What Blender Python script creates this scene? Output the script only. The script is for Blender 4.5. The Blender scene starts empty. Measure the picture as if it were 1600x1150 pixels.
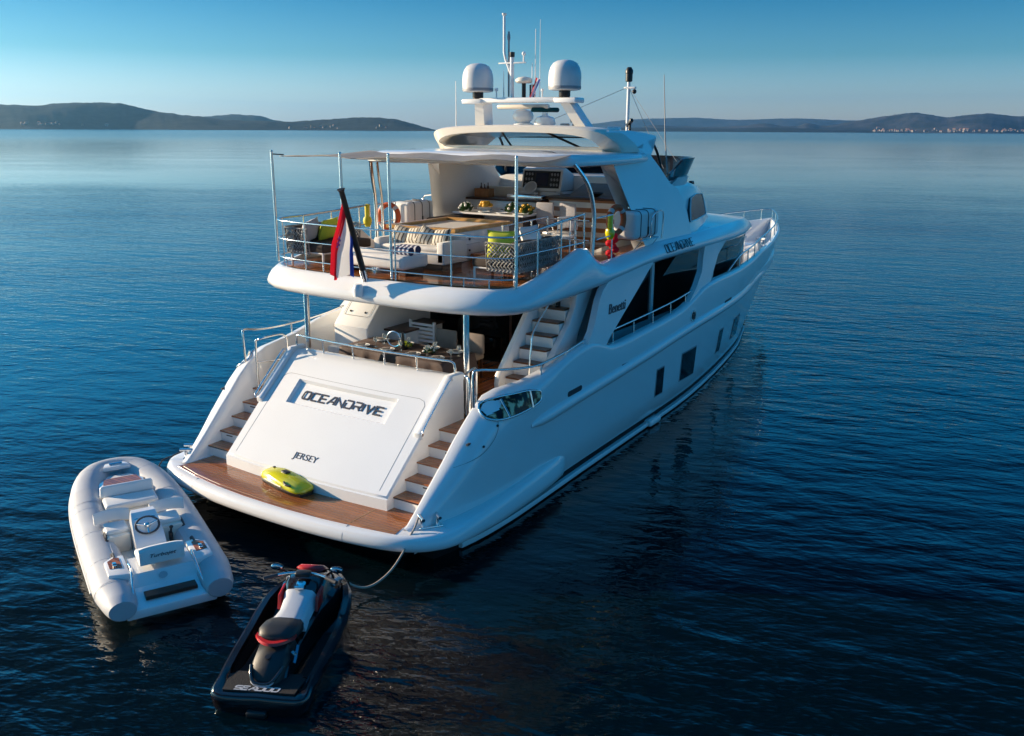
import bpy, bmesh, math, random
import numpy as np
from mathutils import Vector, Matrix, Euler
random.seed(7)
R = math.radians
S = bpy.context.scene
C = S.collection

# ---------------------------------------------------------------- camera
cam_d = bpy.data.cameras.new("camera")
cam = bpy.data.objects.new("camera", cam_d)
C.objects.link(cam)
cam_d.sensor_width = 36.0
cam_d.lens = 1400.0 / 1600.0 * 36.0
cam_d.clip_start = 0.1
cam_d.clip_end = 60000.0
_y, _p, _r = R(-32.4945), R(14.8839), R(0.3094)
_f = Vector((math.sin(_y) * math.cos(_p), math.cos(_y) * math.cos(_p), -math.sin(_p)))
_rt = Vector((math.cos(_y), -math.sin(_y), 0.0))
_u = _rt.cross(_f)
_r2 = _rt * math.cos(_r) + _u * math.sin(_r)
_u2 = -_rt * math.sin(_r) + _u * math.cos(_r)
cam.matrix_world = Matrix(((_r2.x, _u2.x, -_f.x, 10.5216), (_r2.y, _u2.y, -_f.y, -7.5046),
                           (_r2.z, _u2.z, -_f.z, 6.4192), (0, 0, 0, 1)))
S.camera = cam

# ---------------------------------------------------------------- light
SUN_EL, SUN_AZ = R(14.0), math.atan2(-math.cos(R(17)), -math.sin(R(17)))   # from port, a little aft
SUN_STRENGTH = 3.3
SKY_STRENGTH = 0.075
EXPOSURE = 1.68
wd = bpy.data.worlds.new("World")
S.world = wd
wd.use_nodes = True
nt = wd.node_tree
nt.nodes.clear()
_o = nt.nodes.new("ShaderNodeOutputWorld")
_b = nt.nodes.new("ShaderNodeBackground")
_s = nt.nodes.new("ShaderNodeTexSky")
_s.sky_type = 'NISHITA'
_s.sun_disc = False
_s.sun_elevation = SUN_EL
_s.sun_rotation = SUN_AZ
_s.air_density = 1.0
_s.dust_density = 0.6
_s.ozone_density = 2.5
_h = nt.nodes.new("ShaderNodeHueSaturation")
_h.inputs["Saturation"].default_value = 1.1
nt.links.new(_s.outputs[0], _h.inputs["Color"])
# tint the sky by elevation; bands above the view are brightened as added fill
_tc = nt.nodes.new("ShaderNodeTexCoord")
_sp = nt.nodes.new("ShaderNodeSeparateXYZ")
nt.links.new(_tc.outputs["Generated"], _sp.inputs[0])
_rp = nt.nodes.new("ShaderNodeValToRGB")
_els = [(0.0, (0.86, 0.90, 1.25)), (0.025, (0.70, 0.82, 1.12)), (0.075, (0.21, 0.46, 0.63)), (0.145, (0.022, 0.29, 0.46)), (0.20, (0.025, 0.70, 1.02)), (0.30, (0.02, 0.66, 0.98)), (0.40, (0.010, 0.30, 0.48)), (0.50, (0.005, 0.05, 0.09)), (0.66, (0.005, 0.04, 0.08)), (0.78, (0.06, 1.15, 1.5)), (1.0, (0.06, 1.2, 1.6))]  # bright upper stops light the shaded hull, dark ones darken near water
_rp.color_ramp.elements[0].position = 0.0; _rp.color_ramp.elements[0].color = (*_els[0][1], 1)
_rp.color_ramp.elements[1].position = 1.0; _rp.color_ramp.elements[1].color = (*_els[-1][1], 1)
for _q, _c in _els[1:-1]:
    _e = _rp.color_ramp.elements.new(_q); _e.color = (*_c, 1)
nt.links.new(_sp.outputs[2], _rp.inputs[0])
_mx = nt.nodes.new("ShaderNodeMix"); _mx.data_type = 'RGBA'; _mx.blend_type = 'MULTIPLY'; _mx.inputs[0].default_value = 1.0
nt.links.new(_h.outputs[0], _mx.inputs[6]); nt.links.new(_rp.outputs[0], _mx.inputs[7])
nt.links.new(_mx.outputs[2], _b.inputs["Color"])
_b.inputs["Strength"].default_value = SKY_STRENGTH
nt.links.new(_b.outputs[0], _o.inputs["Surface"])
sun_d = bpy.data.lights.new("sun", 'SUN')
sun_d.energy = SUN_STRENGTH
sun_d.angle = R(0.5)
sun_d.color = (1.0, 0.78, 0.54)
sun = bpy.data.objects.new("sun", sun_d)
C.objects.link(sun)
_d = Vector((math.sin(SUN_AZ) * math.cos(SUN_EL), math.cos(SUN_AZ) * math.cos(SUN_EL), math.sin(SUN_EL)))
sun.rotation_euler = _d.to_track_quat('Z', 'Y').to_euler()
sun.location = _d * 60
S.view_settings.view_transform = 'Standard'
S.view_settings.look = 'None'
S.view_settings.gamma = 1.0
S.view_settings.use_curve_mapping = False
S.view_settings.exposure = EXPOSURE

# ---------------------------------------------------------------- materials
def mat(name, col, rough=0.5, metal=0.0, spec=0.5, coat=0.0, bump=None, var=None, trans=0.0, ior=1.45, alpha=1.0, sheen=0.0):
    m = bpy.data.materials.new(name)
    m.use_nodes = True
    t = m.node_tree
    b = t.nodes["Principled BSDF"]
    b.inputs["Base Color"].default_value = (*col, 1)
    b.inputs["Roughness"].default_value = rough
    b.inputs["Metallic"].default_value = metal
    b.inputs["Specular IOR Level"].default_value = spec
    b.inputs["Coat Weight"].default_value = coat
    b.inputs["Transmission Weight"].default_value = trans
    b.inputs["IOR"].default_value = ior
    b.inputs["Alpha"].default_value = alpha
    b.inputs["Sheen Weight"].default_value = sheen
    if var or bump:
        tc = t.nodes.new("ShaderNodeTexCoord")
    if var:                         # (scale, amount) gentle mottling / dirt
        n = t.nodes.new("ShaderNodeTexNoise")
        n.inputs["Scale"].default_value = var[0]
        n.inputs["Detail"].default_value = 5
        t.links.new(tc.outputs["Object"], n.inputs["Vector"])
        r = t.nodes.new("ShaderNodeMapRange")
        r.inputs[1].default_value = 0.3
        r.inputs[2].default_value = 0.7
        r.inputs[3].default_value = 1 - var[1]
        r.inputs[4].default_value = 1 + var[1] * 0.5
        t.links.new(n.outputs[0], r.inputs[0])
        h = t.nodes.new("ShaderNodeHueSaturation")
        h.inputs["Color"].default_value = (*col, 1)
        t.links.new(r.outputs[0], h.inputs["Value"])
        t.links.new(h.outputs[0], b.inputs["Base Color"])
    if bump:                        # (scale, strength, distance)
        n = t.nodes.new("ShaderNodeTexNoise")
        n.inputs["Scale"].default_value = bump[0]
        n.inputs["Detail"].default_value = 3
        t.links.new(tc.outputs["Object"], n.inputs["Vector"])
        bp = t.nodes.new("ShaderNodeBump")
        bp.inputs["Strength"].default_value = bump[1]
        bp.inputs["Distance"].default_value = bump[2]
        t.links.new(n.outputs[0], bp.inputs["Height"])
        t.links.new(bp.outputs[0], b.inputs["Normal"])
    return m

def teak(name, axis=1, base=(0.30, 0.098, 0.028), w=0.07, rough=0.17):
    """boards along X (axis=1: seams at constant Y) or along Y (axis=0), dark caulking"""
    m = mat(name, base, rough, coat=0.3)
    t = m.node_tree
    b = t.nodes["Principled BSDF"]
    g = t.nodes.new("ShaderNodeNewGeometry")
    sp = t.nodes.new("ShaderNodeSeparateXYZ")
    t.links.new(g.outputs["Position"], sp.inputs[0])
    d = t.nodes.new("ShaderNodeMath"); d.operation = 'DIVIDE'; d.inputs[1].default_value = w
    t.links.new(sp.outputs[axis], d.inputs[0])
    fr = t.nodes.new("ShaderNodeMath"); fr.operation = 'FRACT'
    t.links.new(d.outputs[0], fr.inputs[0])
    fl = t.nodes.new("ShaderNodeMath"); fl.operation = 'FLOOR'
    t.links.new(d.outputs[0], fl.inputs[0])
    wn = t.nodes.new("ShaderNodeTexWhiteNoise"); wn.noise_dimensions = '1D'
    t.links.new(fl.outputs[0], wn.inputs["W"])
    n = t.nodes.new("ShaderNodeTexNoise"); n.inputs["Scale"].default_value = 3.0; n.inputs["Detail"].default_value = 6
    mp = t.nodes.new("ShaderNodeMapping")
    mp.inputs["Scale"].default_value = (1, 9, 1) if axis == 1 else (9, 1, 1)
    t.links.new(g.outputs["Position"], mp.inputs[0]); t.links.new(mp.outputs[0], n.inputs["Vector"])
    ad = t.nodes.new("ShaderNodeMath"); ad.operation = 'ADD'
    t.links.new(wn.outputs["Value"], ad.inputs[0]); t.links.new(n.outputs[0], ad.inputs[1])
    mr = t.nodes.new("ShaderNodeMapRange"); mr.inputs[1].default_value = 0.2; mr.inputs[2].default_value = 1.6
    mr.inputs[3].default_value = 0.6; mr.inputs[4].default_value = 1.45
    t.links.new(ad.outputs[0], mr.inputs[0])
    cl = t.nodes.new("ShaderNodeMath"); cl.operation = 'LESS_THAN'; cl.inputs[1].default_value = 0.1
    t.links.new(fr.outputs[0], cl.inputs[0])
    hs = t.nodes.new("ShaderNodeHueSaturation"); hs.inputs["Color"].default_value = (*base, 1)
    t.links.new(mr.outputs[0], hs.inputs["Value"])
    mx = t.nodes.new("ShaderNodeMix"); mx.data_type = 'RGBA'
    t.links.new(cl.outputs[0], mx.inputs[0]); t.links.new(hs.outputs[0], mx.inputs[6])
    mx.inputs[7].default_value = (0.02, 0.012, 0.008, 1)
    t.links.new(mx.outputs[2], b.inputs["Base Color"])
    return m

def stripes(name, a, bcol, w, axis=0, duty=0.5, rough=0.8):
    m = mat(name, a, rough)
    t = m.node_tree
    b = t.nodes["Principled BSDF"]
    tc = t.nodes.new("ShaderNodeTexCoord")
    sp = t.nodes.new("ShaderNodeSeparateXYZ")
    t.links.new(tc.outputs["Object"], sp.inputs[0])
    d = t.nodes.new("ShaderNodeMath"); d.operation = 'DIVIDE'; d.inputs[1].default_value = w
    t.links.new(sp.outputs[axis], d.inputs[0])
    fr = t.nodes.new("ShaderNodeMath"); fr.operation = 'FRACT'; t.links.new(d.outputs[0], fr.inputs[0])
    lt = t.nodes.new("ShaderNodeMath"); lt.operation = 'LESS_THAN'; lt.inputs[1].default_value = duty
    t.links.new(fr.outputs[0], lt.inputs[0])
    mx = t.nodes.new("ShaderNodeMix"); mx.data_type = 'RGBA'
    t.links.new(lt.outputs[0], mx.inputs[0])
    mx.inputs[6].default_value = (*a, 1); mx.inputs[7].default_value = (*bcol, 1)
    t.links.new(mx.outputs[2], b.inputs["Base Color"])
    return m

M = dict(
    liner=mat("bronze_liner", (0.50, 0.27, 0.10), 0.25, 0.8, bump=(9, 1.0, 0.12)),
    dome=mat("dome_gelcoat", (0.62, 0.62, 0.62), 0.3, var=(1.5, 0.04)),
    gel=mat("gelcoat", (0.80, 0.80, 0.79), 0.16, coat=0.25, bump=(0.9, 0.05, 0.05), var=(0.7, 0.03)),
    cream=mat("cream_gelcoat", (0.74, 0.68, 0.58), 0.35, var=(1.2, 0.04)),
    seam=mat("seam_shadow_gap", (0.22, 0.21, 0.2), 0.6),
    boot=mat("boot_top_black", (0.010, 0.008, 0.008), 0.55, spec=0.25),
    teak=teak("teak_deck"), teak_long=teak("teak_deck_long", 0),
    treadwood=mat("brown_stair_tread", (0.15, 0.055, 0.022), 0.3, var=(9, 0.25)),
    wood=mat("varnished_wood", (0.34, 0.15, 0.05), 0.25, coat=0.4, var=(9, 0.25)),
    woodlight=mat("light_varnished_wood", (0.50, 0.28, 0.09), 0.3, coat=0.4, var=(9, 0.2)),
    darkwood=mat("dark_wood", (0.07, 0.03, 0.018), 0.35, var=(8, 0.3)),
    steel=mat("polished_steel", (0.72, 0.72, 0.72), 0.16, 1.0),
    chrome=mat("chrome", (0.8, 0.8, 0.8), 0.06, 1.0, bump=(14, 0.35, 0.03)),
    glass=mat("dark_glass", (0.006, 0.005, 0.005), 0.04, spec=0.6),
    portglass=mat("port_glass", (0.004, 0.004, 0.005), 0.1, spec=0.12),
    tealglass=mat("teal_glass", (0.008, 0.06, 0.07), 0.15, spec=0.06),
    black=mat("black_plastic", (0.012, 0.012, 0.013), 0.4),
    rubber=mat("dark_grey_rubber", (0.05, 0.05, 0.055), 0.6),
    grey=mat("grey_plastic", (0.28, 0.28, 0.29), 0.45),
    letter=mat("grey_lettering", (0.07, 0.07, 0.085), 0.35, 0.3),
    fabric=mat("white_fabric", (0.72, 0.70, 0.67), 0.9, sheen=0.2, bump=(60, 0.15, 0.01), var=(5, 0.05)),
    awning=mat("grey_awning_cloth", (0.42, 0.41, 0.40), 0.9, bump=(4, 0.35, 0.05), var=(2.5, 0.1)),
    taupe=mat("taupe_fabric", (0.26, 0.22, 0.19), 0.9, var=(6, 0.1)),
    brownfab=mat("dark_brown_fabric", (0.05, 0.037, 0.03), 0.9, var=(6, 0.15)),
    cloth=mat("brown_tablecloth", (0.075, 0.048, 0.042), 0.75, bump=(6, 0.2, 0.03), var=(4, 0.12)),
    lime=mat("lime_fabric", (0.55, 0.58, 0.05), 0.9),
    greyfab=mat("grey_fabric", (0.36, 0.36, 0.39), 0.9),
    navy=stripes("navy_white_towel", (0.55, 0.55, 0.6), (0.03, 0.035, 0.10), 0.10, 0, 0.6),
    pillow=stripes("striped_pillow_cloth", (0.62, 0.58, 0.5), (0.10, 0.085, 0.07), 0.08, 0, 0.35),
    barstripe=stripes("bar_front_stripes", (0.75, 0.73, 0.70), (0.38, 0.16, 0.06), 0.22, 2, 0.45, 0.3),
    yellow=mat("yellow_gloss", (0.62, 0.58, 0.01), 0.18, coat=0.6),
    yellowmat=mat("yellow_plastic", (0.62, 0.52, 0.02), 0.5),
    orange=mat("orange_ring", (0.55, 0.09, 0.02), 0.55),
    red=mat("red_plastic", (0.50, 0.018, 0.015), 0.3, coat=0.3),
    redcloth=mat("red_cloth", (0.55, 0.012, 0.03), 0.8),
    whitecloth=mat("white_cloth", (0.75, 0.75, 0.76), 0.8),
    bluecloth=mat("blue_cloth", (0.02, 0.06, 0.36), 0.8),
    hyp=mat("tender_tube_fabric", (0.47, 0.48, 0.50), 0.55, bump=(2.0, 0.08, 0.05), var=(3, 0.05)),
    hyppatch=mat("tender_grey_patch", (0.45, 0.46, 0.48), 0.7),
    vinyl=mat("white_vinyl", (0.72, 0.72, 0.70), 0.5),
    jetblack=mat("jetski_black_gloss", (0.010, 0.007, 0.008), 0.16, coat=0.7),
    jetmat=mat("jetski_footwell_mat", (0.012, 0.011, 0.012), 0.8, bump=(70, 0.6, 0.02)),
    seatblack=mat("seat_vinyl_black", (0.02, 0.019, 0.02), 0.5, bump=(40, 0.1, 0.01)),
    seatgrey=mat("seat_vinyl_silver", (0.55, 0.56, 0.58), 0.4),
    rope=mat("mooring_rope", (0.42, 0.34, 0.28), 0.9, bump=(60, 0.6, 0.02)),
    darkrope=mat("dark_rope", (0.03, 0.03, 0.03), 0.9),
    screen=mat("screen_off", (0.01, 0.02, 0.05), 0.1),
    china=mat("white_china", (0.8, 0.8, 0.78), 0.15),
    clear=mat("clear_glass", (0.9, 0.95, 0.95), 0.03, trans=0.9),
    green=mat("leaf_green", (0.05, 0.12, 0.03), 0.7, var=(30, 0.3)),
    fruit=mat("yellow_fruit", (0.62, 0.36, 0.03), 0.5),
    mirrorblue=mat("mirror_glass", (0.5, 0.55, 0.6), 0.03, 1.0),
)

def translucent(m, col, k):
    t = m.node_tree; b = t.nodes["Principled BSDF"]; o = t.nodes["Material Output"]
    tr = t.nodes.new("ShaderNodeBsdfTranslucent"); tr.inputs["Color"].default_value = (*col, 1)
    mx = t.nodes.new("ShaderNodeMixShader"); mx.inputs[0].default_value = k
    t.links.new(b.outputs[0], mx.inputs[1]); t.links.new(tr.outputs[0], mx.inputs[2]); t.links.new(mx.outputs[0], o.inputs["Surface"])
translucent(M['awning'], (0.75, 0.68, 0.58), 0.45)
for _k, _c in (('redcloth', (0.8, 0.02, 0.04)), ('whitecloth', (0.8, 0.78, 0.75)), ('bluecloth', (0.03, 0.09, 0.5))): translucent(M[_k], _c, 0.35)

# ---------------------------------------------------------------- geometry kit
def spline(pts, n=6, closed=False):
    P = [Vector(p) for p in pts]
    N = len(P)
    out = []
    rng = range(N if closed else N - 1)
    for i in rng:
        if closed:
            a, b, c_, d = P[i - 1], P[i], P[(i + 1) % N], P[(i + 2) % N]
        else:
            a, b, c_, d = P[max(i - 1, 0)], P[i], P[i + 1], P[min(i + 2, N - 1)]
        for k in range(n):
            t = k / n
            out.append(0.5 * ((2 * b) + (c_ - a) * t + (2 * a - 5 * b + 4 * c_ - d) * t * t + (3 * b - a - 3 * c_ + d) * t ** 3))
    if not closed:
        out.append(P[-1])
    return out

def pw(tab):
    xs = [t[0] for t in tab]; ys = [t[1] for t in tab]
    return lambda x: float(np.interp(x, xs, ys))

def sm(tab):
    """smooth monotone interpolation (Fritsch-Carlson)"""
    xs = np.array([t[0] for t in tab], float); ys = np.array([t[1] for t in tab], float)
    h = np.diff(xs); dl = np.diff(ys) / h
    m = np.zeros(len(xs)); m[0] = dl[0]; m[-1] = dl[-1]
    for i in range(1, len(xs) - 1):
        m[i] = 0 if dl[i - 1] * dl[i] <= 0 else 2 * dl[i - 1] * dl[i] / (dl[i - 1] + dl[i])
    def f(x):
        x = min(max(x, xs[0]), xs[-1])
        i = min(int(np.searchsorted(xs, x, 'right')) - 1, len(xs) - 2)
        t = (x - xs[i]) / h[i]
        return float((2 * t**3 - 3 * t**2 + 1) * ys[i] + (t**3 - 2 * t**2 + t) * h[i] * m[i]
                     + (-2 * t**3 + 3 * t**2) * ys[i + 1] + (t**3 - t**2) * h[i] * m[i + 1])
    return f

class G:
    def __init__(s): s.bm = bmesh.new()
    def box(s, c, d, rx=0, ry=0, rz=0, bev=0.0, seg=2):
        b = bmesh.new()
        bmesh.ops.create_cube(b, size=1.0)
        bmesh.ops.scale(b, vec=d, verts=b.verts)
        if bev > 0:
            bmesh.ops.bevel(b, geom=list(b.edges), offset=min(bev, min(d) * 0.49), segments=seg, affect='EDGES', profile=0.5)
        mt = Matrix.Translation(c) @ Euler((rx, ry, rz)).to_matrix().to_4x4()
        bmesh.ops.transform(b, matrix=mt, verts=b.verts)
        s._merge(b); return s
    def bx(s, x0, x1, y0, y1, z0, z1, bev=0.0, seg=2):
        return s.box(((x0 + x1) / 2, (y0 + y1) / 2, (z0 + z1) / 2), (x1 - x0, y1 - y0, z1 - z0), bev=bev, seg=seg)
    def _merge(s, b):
        me = bpy.data.meshes.new("t"); b.to_mesh(me); b.free()
        s.bm.from_mesh(me); bpy.data.meshes.remove(me)
    def tube(s, pts, r, n=8, closed=False, cap=True):
        P = [Vector(p) for p in pts]
        N = len(P)
        rad = r if isinstance(r, (list, tuple)) else [r] * N
        rings = []
        prev = None
        for i in range(N):
            if closed: t = P[(i + 1) % N] - P[i - 1]
            else: t = P[min(i + 1, N - 1)] - P[max(i - 1, 0)]
            t.normalize()
            if prev is None:
                a = Vector((0, 0, 1)) if abs(t.z) < 0.9 else Vector((1, 0, 0))
                u = t.cross(a).normalized()
            else:
                u = (prev - t * prev.dot(t))
                u = u.normalized() if u.length > 1e-6 else t.orthogonal().normalized()
            prev = u
            v = t.cross(u)
            rings.append([s.bm.verts.new(P[i] + (u * math.cos(2 * math.pi * k / n) + v * math.sin(2 * math.pi * k / n)) * rad[i]) for k in range(n)])
        s._skin(rings, True, closed)
        if cap and not closed:
            s.bm.faces.new(list(reversed(rings[0]))); s.bm.faces.new(rings[-1])
        return s
    def _skin(s, rings, ringclosed, loopclosed=False):
        N = len(rings)
        for i in range(N if loopclosed else N - 1):
            a, b = rings[i], rings[(i + 1) % N]
            n = len(a)
            for k in range(n if ringclosed else n - 1):
                try: s.bm.faces.new((a[k], a[(k + 1) % n], b[(k + 1) % n], b[k]))
                except ValueError: pass
    def loft(s, rings, ringclosed=True, caps=(True, True), loopclosed=False):
        rr = [[s.bm.verts.new(p) for p in ring] for ring in rings]
        s._skin(rr, ringclosed, loopclosed)
        if ringclosed and not loopclosed:
            if caps[0]: s.bm.faces.new(list(reversed(rr[0])))
            if caps[1]: s.bm.faces.new(rr[-1])
        return s
    def prism(s, poly, h0, h1, axis='z', bev=0.0, fn=None):
        """extrude a 2D polygon; axis z: (x,y); axis x: (y,z); axis y: (x,z)"""
        b = bmesh.new()
        def P(p, h):
            return (p[0], p[1], h) if axis == 'z' else ((h, p[0], p[1]) if axis == 'x' else (p[0], h, p[1]))
        A = [b.verts.new(P(p, h0)) for p in poly]; B = [b.verts.new(P(p, h1)) for p in poly]
        n = len(poly)
        f1 = b.faces.new(A); f2 = b.faces.new(list(reversed(B)))
        for i in range(n): b.faces.new((A[i], B[i], B[(i + 1) % n], A[(i + 1) % n]))
        bmesh.ops.recalc_face_normals(b, faces=b.faces)
        if bev > 0:
            es = [e for e in b.edges if (e.verts[0] in A) == (e.verts[1] in A)]
            bmesh.ops.bevel(b, geom=es, offset=bev, segments=2, affect='EDGES', profile=0.5)
        s._merge(b); return s
    def lathe(s, prof, c=(0, 0, 0), n=20, axis='z', mtx=None):
        rings = []
        for r_, z in prof:
            ring = []
            for k in range(n):
                a = 2 * math.pi * k / n
                p = Vector((r_ * math.cos(a), r_ * math.sin(a), z))
                if axis == 'y': p = Vector((p.x, p.z, p.y))
                if axis == 'x': p = Vector((p.z, p.x, p.y))
                if mtx is not None: p = mtx @ p
                ring.append(p + Vector(c))
            rings.append(ring)
        return s.loft(rings)
    def ball(s, c, r, n=12, sc=(1, 1, 1)):
        b = bmesh.new()
        bmesh.ops.create_uvsphere(b, u_segments=n, v_segments=max(6, n * 2 // 3), radius=r)
        bmesh.ops.scale(b, vec=sc, verts=b.verts); bmesh.ops.translate(b, vec=c, verts=b.verts)
        s._merge(b); return s
    def quad(s, *p):
        s.bm.faces.new([s.bm.verts.new(q) for q in p]); return s
    def xf(s, mt):
        bmesh.ops.transform(s.bm, matrix=mt, verts=s.bm.verts); return s
    def mirror(s):
        b = s.bm.copy()
        bmesh.ops.scale(b, vec=(-1, 1, 1), verts=b.verts)
        bmesh.ops.reverse_faces(b, faces=b.faces)
        s._merge(b); return s
    def mesh(s, name, m, smooth=40, recalc=True):
        if recalc: bmesh.ops.recalc_face_normals(s.bm, faces=s.bm.faces)
        me = bpy.data.meshes.new(name)
        s.bm.to_mesh(me); s.bm.free()
        me.materials.append(M[m] if isinstance(m, str) else m)
        if smooth:
            me.polygons.foreach_set("use_smooth", [True] * len(me.polygons))
            me.set_sharp_from_angle(angle=R(smooth))
        return me

OFF = {}                            # object -> the world offset its mesh was authored with
def part(name, g, m, parent, smooth=40, recalc=True, label=None, kind=None):
    off = OFF.get(parent.name, Vector((0, 0, 0)))
    if off.length: bmesh.ops.translate(g.bm, vec=-off, verts=g.bm.verts)
    o = bpy.data.objects.new(name, g.mesh(name, m, smooth, recalc))
    C.objects.link(o)
    o.parent = parent
    OFF[o.name] = off
    if label: o["label"] = label
    if kind: o["kind"] = kind
    return o
def root(name, label, cat, loc=(0, 0, 0), rz=0.0, group=None, world=False):
    o = bpy.data.objects.new(name, None)
    o.empty_display_size = 0.2
    C.objects.link(o)
    o.location = loc; o.rotation_euler = (0, 0, rz)
    o["label"] = label; o["category"] = cat
    if group: o["group"] = group
    if world: OFF[o.name] = Vector(loc)
    return o
def thing(name, g, m, label, cat, loc=(0, 0, 0), rot=(0, 0, 0), group=None, smooth=40, base=None):
    """a thing that is one mesh; base = world point its authored coordinates are relative to"""
    if base is not None:
        bmesh.ops.translate(g.bm, vec=-Vector(base), verts=g.bm.verts); loc = base
    o = bpy.data.objects.new(name, g.mesh(name, m, smooth))
    C.objects.link(o)
    o.location = loc; o.rotation_euler = rot
    o["label"] = label; o["category"] = cat
    if group: o["group"] = group
    return o
def struct(name, g, m, smooth=40, kind="structure"):
    o = bpy.data.objects.new(name, g.mesh(name, m, smooth))
    C.objects.link(o); o["kind"] = kind
    return o
def copy_tree(o, parent=None):
    c = o.copy(); C.objects.link(c)
    if parent is not None:
        c.parent = parent; c.matrix_parent_inverse = o.matrix_parent_inverse
    for ch in list(o.children): copy_tree(ch, c)
    return c
def text_g(body, size, extrude=0.006, shear=0.0, sx=1.0, bold=0.0):
    cu = bpy.data.curves.new("t", 'FONT')
    cu.body = body; cu.size = size; cu.extrude = extrude; cu.shear = shear; cu.offset = bold
    cu.align_x = 'CENTER'; cu.align_y = 'CENTER'
    ob = bpy.data.objects.new("t", cu); C.objects.link(ob)
    dg = bpy.context.evaluated_depsgraph_get()
    me = bpy.data.meshes.new_from_object(ob.evaluated_get(dg))
    g = G(); g.bm.from_mesh(me)
    bmesh.ops.scale(g.bm, vec=(sx, 1, 1), verts=g.bm.verts)
    bpy.data.objects.remove(ob); bpy.data.curves.remove(cu); bpy.data.meshes.remove(me)
    return g
# wide block lettering drawn as flat strokes on a 1 x 1 cell
STROKES = {
    'O': [[(.15, 0), (.85, 0), (1, .15), (1, .85), (.85, 1), (.15, 1), (0, .85), (0, .15), (.15, 0)]],
    'C': [[(1, 0), (.15, 0), (0, .15), (0, .85), (.15, 1), (1, 1)]],
    'E': [[(1, 0), (0, 0), (0, 1), (1, 1)], [(0, .5), (.9, .5)]],
    'A': [[(0, 0), (.62, 1), (1, 1), (1, 0)], [(.3, .36), (1, .36)]],
    'N': [[(0, 0), (0, 1), (1, 0), (1, 1)]],
    'D': [[(0, 1), (.85, 1), (1, .85), (1, .15), (.85, 0), (0, 0), (0, .66)]],
    'R': [[(0, 0), (0, .45), (.9, .45), (1, .6), (1, .88), (.88, 1), (0, 1)], [(.6, .45), (1, 0)]],
    'I': [[(0, 0), (0, 1)]],
    'V': [[(0, 1), (.5, 0), (1, 1)]],
    'S': [[(0, 0), (.85, 0), (1, .12), (1, .4), (.88, .52), (.12, .52), (0, .62), (0, .88), (.14, 1), (1, 1)]],
}
def block_text(word, w, h, th, gap, depth=0.01, slant=0.25):
    """lettering in the local XY plane, centred, extruded along +Z"""
    g = G(); x = 0.0
    for ch in word:
        cw = w * (0.12 if ch == 'I' else 1.0)
        for st in STROKES[ch]:
            pts = [Vector((x + p[0] * cw, p[1] * (h - th) + th / 2)) for p in st]
            n = len(pts); closed = (pts[0] - pts[-1]).length < 1e-6
            L, Rr = [], []
            for i, p in enumerate(pts):
                a = pts[i - 1] if i > 0 else (pts[-2] if closed else None)
                b = pts[i + 1] if i < n - 1 else (pts[1] if closed else None)
                d1 = (p - a).normalized() if a is not None else None
                d2 = (b - p).normalized() if b is not None else None
                if d1 is None: d1 = d2
                if d2 is None: d2 = d1
                n1 = Vector((-d1.y, d1.x)); n2 = Vector((-d2.y, d2.x))
                mm = (n1 + n2)
                mm = mm.normalized() if mm.length > 1e-4 else n1
                k = min(1.0 / max(mm.dot(n1), 0.35), 2.0) * th / 2
                L.append(p + mm * k); Rr.append(p - mm * k)
            for i in range(n - 1):
                q = [L[i], L[i + 1], Rr[i + 1], Rr[i]]
                b_ = [g.bm.verts.new((v.x, v.y, 0)) for v in q]; t_ = [g.bm.verts.new((v.x, v.y, depth)) for v in q]
                g.bm.faces.new(t_)
                for k in range(4): g.bm.faces.new((b_[k], b_[(k + 1) % 4], t_[(k + 1) % 4], t_[k]))
        x += cw + gap
    tot = x - gap
    for v in g.bm.verts:
        v.co.x += slant * v.co.y - tot / 2 - slant * h / 2; v.co.y -= h / 2
    return g
def frame_mtx(o, xdir, ydir):
    x = Vector(xdir).normalized(); y = Vector(ydir); y = (y - x * y.dot(x)).normalized(); z = x.cross(y)
    return Matrix(((x.x, y.x, z.x, o[0]), (x.y, y.y, z.y, o[1]), (x.z, y.z, z.z, o[2]), (0, 0, 0, 1)))

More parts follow.
